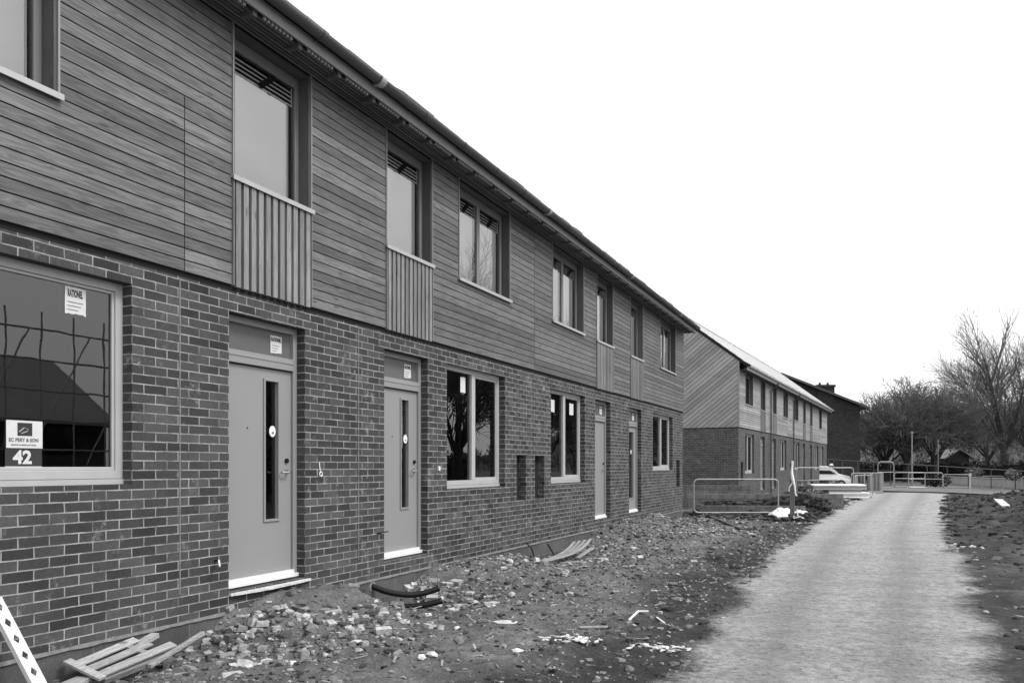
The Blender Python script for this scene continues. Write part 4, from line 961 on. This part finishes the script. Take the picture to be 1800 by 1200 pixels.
# packs of paving behind the barriers, on the strip before the farther terrace
for (px,Z,wd,lab) in ((1416,47,1.3,'low banded pack of grey paving blocks before the farther terrace, left of two'),(1448,49,1.5,'low banded pack of grey paving blocks behind the white board stack, right of two')):
    p=at(px,860,Z); root=empty('paving_pack',(p.x,p.y,0),R(24)); tag(root,lab,'paving pack')
    for k in range(3): MB().box(-wd/2,wd/2,-.5+k*.4,-.42+k*.4,0,.1).build('bearer',M['rough_wood'],root)
    random.seed(px)
    for r_ in range(4):
        q=MB(); n=7
        for i in range(n): q.tone=random.random(); q.box(-wd/2+wd*i/n+.01,-wd/2+wd*(i+1)/n-.01,-.5+random.uniform(0,.04),.5,.105+r_*.15,.105+r_*.15+.14)
        q.box(-wd/2+.02,wd/2-.02,-.4,.4,.105+r_*.15,.24+r_*.15); q.build('block_course',M['stone'],root)
    q=MB(); q.box(-wd/2-.02,wd/2+.02,-.52,.52,.71,.73); q.build('top_sheet',M['sheet2'],root)
# upright grey pipe sections left of the gate
for i,(px,Z,h) in enumerate(((1503,49,1.05),(1516,50,1.1),(1529,49,1.12),(1540,50,1.12),(1547,49,1.15))):
    p=at(px,860,Z); m=MB(); m.tube([(0,0,0),(0,0,h)],.16,12,False); m.tube([(0,0,h-.08),(0,0,h)],.185,12,False); o=m.build('pipe_section',M['concrete2'] if 'concrete2' in M else M['galv'],smooth=False); o.location=(p.x,p.y,.0)
    tag(o,'upright grey pipe section in the short row left of the tall loop gate','pipe','upright pipe sections')
# parked white car, seen beyond the corner of the farther terrace
def car(px,Z,label,paint,name='parked_car',rz=24.6,L=4.0,Hh=1.6):
    p=at(px,860,Z); root=empty(name,(p.x,p.y,0),R(rz)); tag(root,label,'car')
    prof=[(-2.0,.35),(-2.02,.75),(-1.85,.98),(-1.55,1.32),(-1.2,1.52),(-.4,Hh),(.35,Hh-.04),(.85,1.3),(1.15,1.02),(1.85,.86),(2.0,.6),(1.98,.35)]
    prof=[(x*L/4,z) for x,z in prof]
    q=MB(); n=len(prof); ring=[]
    for yy,ins in ((-.82,.0),(-.70,1),(.70,1),(.82,0)):
        ring.append([(x*(1 if ins else .985),yy if z<.95 or ins else yy*.88,z if ins else z-.03*(z>.9)) for x,z in prof])
    vs=sum(ring,[]); fs=[]
    for k in range(3):
        for i in range(n): fs.append((k*n+i,k*n+(i+1)%n,(k+1)*n+(i+1)%n,(k+1)*n+i))
    fs.append(tuple(range(n-1,-1,-1))); fs.append(tuple(3*n+i for i in range(n))); q.add(vs,fs); q.build('body',M[paint],root,bevel=.02)
    for s in (-1,1):
        g=MB(); yy=s*.735; pts=[(-1.55*L/4,1.0),(-1.25*L/4,1.24),(-.4*L/4,1.28),(.5*L/4,1.26),(.95*L/4,1.02)]
        g.add([(x,yy+s*.008*(z<1.2)+s*.0,z) for x,z in pts]+[(x,yy+s*.012+s*(.0),z) for x,z in pts],[(0,1,2,3,4),(9,8,7,6,5)]); g.build('side_window',M['carglass'],root)
    g=MB(); g.add([(.40*L/4,-.6,Hh-.06),(.40*L/4,.6,Hh-.06),(1.12*L/4,.66,1.06),(1.12*L/4,-.66,1.06)],[(0,1,2,3)]); gg=g.build('windscreen',M['carglass'],root); gg.location=(.012,0,.012)
    for x in (-1.2,1.25):
        for s in (-1,1):
            t=MB(); t.tube([(x*L/4,s*.62,.31),(x*L/4,s*.83,.31)],.31,18); w_=t.build('wheel',M['tyre'],root)
            MB().tube([(x*L/4,s*.82,.31),(x*L/4,s*.838,.31)],.18,14).build('rim',M['galv'],w_)
    for s in (-1,1):
        MB().box(1.93*L/4,1.99*L/4,s*.62-.12,s*.62+.12,.58,.74).build('headlight',M['sill'],root,bevel=.01)
car(1439,56,'white car parked beyond the corner of the farther terrace, behind the white board stack','car')
m=MB(); m.box(-.16,.16,-.1,.1,0,.03); m.tube([(-.1,0,.08),(.1,0,.08)],.07,10); p=at(1461,860,56)
o=m.build('roof_beacon',M['sheet'],bevel=.01); o.location=(p.x,p.y,1.60); o.rotation_euler=(0,0,R(24.6)); tag(o,'pale beacon on the roof of the white parked car','beacon')
car(1648,63,'dark grey car standing crosswise behind the far barriers','darkcar',L=3.3,Hh=1.5) if False else None
M['darkcar']=simple('dark_car_paint',.03,.25,var=.05,spec=.7,bmp=0)
# long low wall along the far road
def lowwall():
    A=Vector((19.0,44.5)); B=Vector((10.0,82)); d=B-A; m=MB(); L=d.length
    n=14
    m.box(0,L,-.2,0,.10,.62); m.box(0,L,-.24,.04,.625,.69)
    o=m.build('low_wall',M['concrete_w'],bevel=.01); o.location=(A.x,A.y,0); o.rotation_euler=(0,0,math.atan2(d.y,d.x)); tag(o,'long low pale wall with a coping beyond the road on the right','wall')
M['concrete_w']=simple('weathered_render',.36,.9,var=.2,scale=1.2)
lowwall()
# rail fence behind the road
M['rail']=simple('weathered_rail',.13,.6,.2)
def rail_fence():
    A=at(1456,807,72); B=at(1830,829.5,52); root=empty('rail_fence',(A.x,A.y,0)); tag(root,'long thin grey rail fence crossing in front of the dark hedge','fence')
    q=MB(); b=Vector((B.x-A.x,B.y-A.y,B.z)); q.tube([(0,0,A.z),tuple(b)],.035,6); q.build('top_rail',M['rail'],root)
    q=MB(); q.tube([(0,0,A.z-.7),(b.x,b.y,b.z-.5)],.025,6); q.build('lower_rail',M['gutter'],root)
    n=11
    for i in range(n+1):
        t=i/n; MB().tube([(b.x*t,b.y*t,0),(b.x*t,b.y*t,A.z+(b.z-A.z)*t)],.04,6).build('fence_post',M['gutter'],root)
rail_fence()
M['rail2']=simple('dull_column_paint',.24,.6)
def lamp(px,Z,top,label,r=.07):
    p=at(px,860,Z); root=empty('lamp_post',(p.x,p.y,0)); tag(root,label,'lamp post')
    MB().tube([(0,0,0),(0,0,top*.25),(0,0,top*.26),(0,0,top)],[r*1.5,r*1.5,r,r*.7],8).build('column',M['rail2'],root)
    q=MB(); q.tube([(0,0,top-.03),(0,0,top+.12)],[r*1.6,r*1.1],8); q.build('lantern',M['rail2'],root)
lamp(1603,66,4.3,'taller pale lamp post beyond the far barriers, in front of the bushy trees',.065)
lamp(1649,74,3.9,'thinner lamp post farther right, in front of the bushy trees',.04)
m=MB(); m.tube([(0,0,0),(0,0,.95)],.04,8); m.tube([(0,0,.95),(0,0,1.10)],[.09,.05],8); p=at(1705,860,49); o=m.build('bollard',M['fascia_white']); o.location=(p.x,p.y,0); tag(o,'white topped marker bollard before the long low wall','bollard')
m=MB(); m.tube([(0,0,0),(0,0,1.55)],.03,8); m.tube([(0,0,1.55),(.05,0,1.7)],[.09,.07],8); p=at(1517,860,48); o=m.build('marker_pole',M['black']); o.location=(p.x,p.y,.0); tag(o,'black marker pole with a knob standing by the upright pipe sections','pole')
def hut():
    p=at(1684,860,92); root=empty('garden_shed',(p.x,p.y,0),R(24.6)); tag(root,'small dark shed with a pale edged gable roof behind the hedge','shed')
    w_=MB(); W=1.25; h=2.6; w_.box(-W,W,0,3,0,h); w_.add([(-W,0,h),(W,0,h),(0,0,3.35),(-W,3,h),(W,3,h),(0,3,3.35)],[(0,1,2),(5,4,3)]); w_.build('wall',M['bark'],root)
    r_=MB()
    for s in (-1,1): r_.obox((s*1.75,1.4,2.42),(0,1.4,3.5),3.6,.12,up=(0,0,1))
    r_.build('roof',M['gutter'],root)
    for s in (-1,1): MB().obox((s*1.8,-.45,2.44),(0,-.45,3.53),.06,.16).build('verge_board',M['trim'],root)
    d=MB(); d.box(-.4,.4,-.03,0,0,1.95); d.build('door',M['membrane'],root)
hut()
# ---------------------------------------------------------------- trees
class Tree:
    def __init__(s,seed): s.rnd=random.Random(seed); s.trunk=MB(); s.tw=MB(); s.tips=[]
    def grow(s,p,d,r,L,lv,maxlv,up,nch,spread,wander,minr=.012):
        rnd=s.rnd; seg=5 if lv<2 else (4 if lv<maxlv else 3); pts=[p.copy()]; rr=[r]; dd=d.normalized(); q=p.copy()
        for i in range(seg):
            dd=(dd+Vector((rnd.gauss(0,wander),rnd.gauss(0,wander),rnd.gauss(0,wander*.6)+up*(.5 if lv else .2)/seg*2))).normalized()
            q=q+dd*(L/seg); pts.append(q.copy()); rr.append(max(minr*.6,r*(1-.72*(i+1)/seg)))
        (s.trunk if lv<=1 else s.tw).tube(pts,rr,7 if lv<1 else (5 if lv<2 else 3),False)
        s.tips.append(q.copy())
        if lv>=maxlv: return
        n=nch[lv]
        for k in range(n):
            t=.28+.72*(k+rnd.random())/n if lv>0 else .55+.45*(k+rnd.random()*.5)/n
            f=min(t*seg,seg-.001); i=int(f); b=pts[i].lerp(pts[i+1],f-i)
            ax=Vector((rnd.gauss(0,1),rnd.gauss(0,1),rnd.gauss(0,1))); dv=(pts[i+1]-pts[i]).normalized(); ax=(ax-dv*ax.dot(dv)).normalized()
            a=spread[lv]*rnd.uniform(.6,1.25); nd=dv*math.cos(a)+ax*math.sin(a)
            s.grow(b,nd,max(minr,rr[i]*rnd.uniform(.45,.68)),L*rnd.uniform(.48,.78)*(1.15-.45*t),lv+1,maxlv,up,nch,spread,wander,minr)
def put_tree(t,name,loc,label,cat,group=None,ivy=None,leafmat='ivy',rz=0,branchmat='bark',kindlabel=True):
    root=empty(name,loc,rz); tag(root,label,cat,group)
    t.trunk.build('trunk',M[branchmat],root,smooth=True); t.tw.build('crown',M['twig'],root)
    if ivy: ivy.build('ivy',M[leafmat],root)
    return root
def leaves(mb,c,rad,n,size,rnd,flat=1.0):
    for i in range(n):
        v=Vector((rnd.gauss(0,1),rnd.gauss(0,1),rnd.gauss(0,1))).normalized()*rnd.random()**.45; p=c+Vector((v.x*rad[0],v.y*rad[1],v.z*rad[2]))
        a=Vector((rnd.gauss(0,1),rnd.gauss(0,1),rnd.gauss(0,1))).normalized()*size*rnd.uniform(.5,1.2); b=Vector((rnd.gauss(0,1),rnd.gauss(0,1),rnd.gauss(0,1))).normalized()*size*rnd.uniform(.4,1)
        mb.tone=rnd.random(); mb.add([tuple(p),tuple(p+a),tuple(p+a+b),tuple(p+b)],[(0,1,2,3)])
# the tall bare tree on the right: several limbs fanning from a short bole
def big_tree(seed,hscale=.555,minr=.014):
    t=Tree(seed); rnd=t.rnd; t.trunk.tube([(0,0,-.5),(0,0,.4),(.05,0,1.6)],[.62,.50,.48],9,False)
    for k,(ax,ay,L,r,h0) in enumerate([(-.04,.05,20,.36,1.2),(.30,.1,16.5,.24,1.5),(-.62,.1,14,.16,1.6),(-.45,-.25,14.5,.15,2.2),(.62,-.15,13.5,.17,1.9),(.95,.1,10.5,.13,2.6),(-.95,.15,10,.12,2.8),(.15,.55,14,.16,2.2),(-.15,-.6,14,.16,2.6),(-.30,.2,15,.17,3.0),(.50,.3,13,.14,3.4)]):
        t.grow(Vector((0,0,h0)),Vector((ax,ay,1)),r,L*hscale,1,4,.10,[0,11,8,6],[0,.62,.55,.6],.05,minr)
    return t
p=at(1765,812,88)
big=put_tree(big_tree(5),'bare_tree',(p.x,p.y,p.z-.6),'tall bare tree with limbs fanning from a short bole, the highest on the right','tree')
# bushy ivy clad trees behind the end of the track
def bushy(seed,ht,spr,minr=.022,ivyn=2400):
    t=Tree(seed); rnd=t.rnd; t.trunk.tube([(0,0,-.5),(.1,0,1.5),(.0,.1,ht*.30)],[.36,.3,.24],7,False)
    for k in range(9):
        a=2*math.pi*k/9+rnd.uniform(-.3,.3); w_=rnd.uniform(.5,1.1)*spr
        t.grow(Vector((0,0,ht*(.10+.2*rnd.random()))),Vector((math.cos(a)*w_,math.sin(a)*w_,1)),.15,ht*.66*rnd.uniform(.8,1.1),1,4,.10,[0,9,8,6],[0,.7,.65,.75],.10,minr)
    iv=MB(); 
    cl=[q for q in t.tips if q.z<ht*.75]; rnd.shuffle(cl)
    for q in cl[:46]:
        c=Vector((q.x*.65,q.y*.65,q.z*.72)); leaves(iv,c,(.8,.8,.7),int(ivyn/46),.15,rnd)
    return t,iv
for i,(px,Z,ht,spr,sd,lab) in enumerate([(1556,84,7.8,1.0,11,'dark bushy tree beside the gap near the dark house, leftmost of the bushy trees'),(1592,80,9.0,.8,12,'dense dark bushy tree behind the taller lamp post'),(1640,83,8.8,1.0,13,'dense dark bushy tree behind the thinner lamp post, rightmost of the bushy trees')]):
    t,iv=bushy(sd,ht,spr,ivyn=1900 if i else 260); p=at(px,820,Z); put_tree(t,'bushy_tree',(p.x,p.y,.2),lab,'tree','bushy trees at the end of the track',iv)
for i,(px,Z,ht,sd,lab) in enumerate([(1735,112,8.5,32,'small pale bare tree just behind the bole of the tallest tree'),(1812,100,9.0,33,'small bare tree at the right edge beyond the hedge')]):
    t,iv=bushy(sd,ht,.9,.03,10); p=at(px,820,Z); put_tree(t,'small_bare_tree',(p.x,p.y,.5),lab,'tree','small bare trees beyond the hedge')
# pale leafy shrub
def shrub(px,py,Z,lab,n,rad,mat,size=.12):
    rnd=random.Random(px); p=at(px,py,Z); root=empty('shrub',(p.x,p.y,max(0,p.z))); tag(root,lab,'shrub'); m=MB()
    for k in range(26):
        a=rnd.uniform(0,6.28); e=rnd.uniform(.3,1.3); m.tube([(0,0,0),(rad[0]*.5*math.cos(a)*math.cos(e),rad[1]*.5*math.sin(a),rad[2]*.5),(rad[0]*math.cos(a),rad[1]*math.sin(a),rad[2]*1.5*math.sin(e))],[.02,.015,.008],3,False)
    m.build('stem',M['twig'],root); l=MB(); leaves(l,Vector((0,0,rad[2]*.8)),(rad[0],rad[1],rad[2]*.8),n,size,rnd); l.build('foliage',M[mat],root)
M['pale_leaf']=tonemat('pale_leaves',.10,.32,.8,8,.1)
shrub(1642,858,60,'low dark bush behind the far barriers at the end of the track',700,(1.15,.8,.55),'hedge',.14)
shrub(1780,845,54,'pale leafy shrub behind the low wall near the right edge',260,(.5,.5,.5),'pale_leaf',.13)
shrub(1689,829,80,'pale bush glimpsed beside the small shed',160,(.8,.5,.5),'pale_leaf',.2) if False else None
shrub(1712,838,78,'pale low bush right of the small shed, behind the rail fence',220,(.9,.6,.55),'pale_leaf',.18)
# dark hedge along the far side, one long thing
def hedge():
    rnd=random.Random(77); A=at(1448,860,95); B=at(1860,860,76); root=empty('hedge',(A.x,A.y,0)); tag(root,'long dark evergreen hedge running behind the rail fence','hedge')
    m=MB(); b=Vector((B.x-A.x,B.y-A.y,0)); n=150
    for i in range(n):
        t=i/n; c=b*t; leaves(m,Vector((c.x,c.y,.9)),(.45,.9,1.2+.25*noise.noise(Vector((i*.2,0,0)))),85,.22,rnd)
    m.build('foliage',M['hedge'],root)
    q=MB(); q.obox((0,0,.7),(b.x,b.y,.7),.8,1.5); q.build('hedge_core',M['hedge'],root)
hedge()
# wooded hillside far away: a slope and the pale bare wood that reads as one mass
hv=[];nxh=60
A=at(1200,819,230);B=at(2600,819,150)
for j in range(7):
    for i in range(nxh+1):
        t=i/nxh; P=A.lerp(B,t); q=P+Vector((-.416,.909,0))*(j*22-30)
        z=[-.2,1.2,4.5,8.5,11.0,11.6,9][j]*(1+.22*noise.noise(Vector((t*7,j*.3,4))))*(.55+.75*sst(.1,.4,t))
        hv.append((q.x,q.y,z))
me=bpy.data.meshes.new('hillside'); me.from_pydata(hv,[],[(j*(nxh+1)+i,j*(nxh+1)+i+1,(j+1)*(nxh+1)+i+1,(j+1)*(nxh+1)+i) for j in range(6) for i in range(nxh)]); me.materials.append(simple('hill_scrub',.075,.95,var=.3,scale=.2)); me.update()
o=bpy.data.objects.new('hill',me); col.objects.link(o); tag(o,'wooded slope far behind the trees','hill',kind='structure')
rnd=random.Random(5); wd=MB()
for k in range(1300):
    t=rnd.random()**.9; j=rnd.random()*4.6; P=A.lerp(B,t)+Vector((-.416,.909,0))*(j*22-30); i0=min(int(j),5); zz=[-.2,1.2,4.5,8.5,11.0,11.6,9]; z=(zz[i0]+(zz[i0+1]-zz[i0])*(j-i0))*(.55+.75*sst(.1,.4,t))
    wd.tone=rnd.random(); h=rnd.uniform(2.2,4.2); wd.tube([(P.x,P.y,z-.5),(P.x,P.y,z+h)],[.12,.03],3,False)
    for q in range(16):
        a=rnd.uniform(0,6.28); l=rnd.uniform(.8,2.2); zz0=z+h*rnd.uniform(.25,.8); wd.tone=rnd.random(); wd.tube([(P.x,P.y,zz0),(P.x+l*.55*math.cos(a),P.y+l*.55*math.sin(a),zz0+l*.8)],[.09,.02],3,False)
    leaves(wd,Vector((P.x,P.y,z+h*.65)),(1.3,1.3,h*.45),14,.5,rnd)
M['wood_far']=tonemat('far_wood',.05,.20,.95,.8,.1)
tag(wd.build('distant_wood',M['wood_far']),'pale bare wood covering the far hillside','wood',kind='stuff')
# what faces the terrace across the site and shows in its window glass
def facing():
    root=empty('scaffolded_house',(21,9,-.9)); tag(root,'dark house under scaffolding across the site, seen only mirrored in the nearest ground floor window','house')
    w_=MB(); w_.quad((0,0,0),(0,12,0),(0,12,4.2),(0,0,4.2)); w_.quad((0,0,0),(7,0,0),(7,0,4.2),(0,0,4.2)); w_.quad((7,12,0),(0,12,0),(0,12,4.2),(7,12,4.2)); w_.quad((7,0,0),(7,12,0),(7,12,4.2),(7,0,4.2))
    w_.add([(0,0,4.2),(7,0,4.2),(3.5,0,6.6)],[(0,1,2)]); w_.add([(0,12,4.2),(7,12,4.2),(3.5,12,6.6)],[(0,2,1)]); w_.build('wall',M['brick2'],root)
    for k in range(4):
        for z in (.9,2.9): MB().box(-.05,0.02,1.2+k*2.8,2.4+k*2.8,z,z+1.0).build('window',M['carglass'],root)
    r_=MB(); r_.quad((-.4,-.3,4.0),(-.4,12.3,4.0),(3.5,12.3,6.7),(3.5,-.3,6.7)); r_.quad((7.4,-.3,4.0),(3.5,-.3,6.7),(3.5,12.3,6.7),(7.4,12.3,4.0)); r_.build('roof',M['roof_near'],root)
    for k in range(13):
        y=-1+k*1.2; MB().tube([(-1.2,y,0),(-1.2,y,7.6)],.035,6).build('scaffold_pole',M['galv'],root)
    for z in (1.2,2,3,4,5,6,7): MB().tube([(-1.2,-1.6,z),(-1.2,13.4,z)],.035,6).build('scaffold_pole',M['galv'],root)
    for k in range(6): MB().tube([(-1.2,-1+k*2.2,2),(-1.2,1.6+k*2.2,7)],.03,6).build('scaffold_brace',M['galv'],root)
    MB().box(-1.2,-.4,-1.6,13.4,3.9,3.96).build('scaffold_boards',M['rough_wood'],root)
facing()
t=big_tree(41,.58,.03)
src=put_tree(t,'bare_tree',(30,40,0),'bare tree across the site, nearest of those mirrored in the ground floor windows','tree','bare trees mirrored in the windows')
def copy_tree(o,loc,rz,label):
    r=o.copy(); col.objects.link(r); r.location=loc; r.rotation_euler=(0,0,rz); r['label']=label
    for c in o.children:
        d=c.copy(); col.objects.link(d); d.parent=r
copy_tree(src,(26,58,0),1.5,'bare tree across the site, second of those mirrored in the ground floor windows')
copy_tree(src,(29,84,0),3.1,'bare tree across the site, third of those mirrored in the ground floor windows')
copy_tree(src,(38,120,0),4.4,'bare tree across the site, farthest of those mirrored in the ground floor windows')
def facehedge():
    rnd=random.Random(9); root=empty('tall_hedge',(17,22,0)); tag(root,'tall dark hedge across the site, mirrored low in the ground floor windows','hedge'); m=MB()
    for i in range(120): leaves(m,Vector((i*.13,i*.42,1.3)),(.8,.8,1.6),60,.28,rnd)
    m.build('foliage',M['hedge'],root)
facehedge()
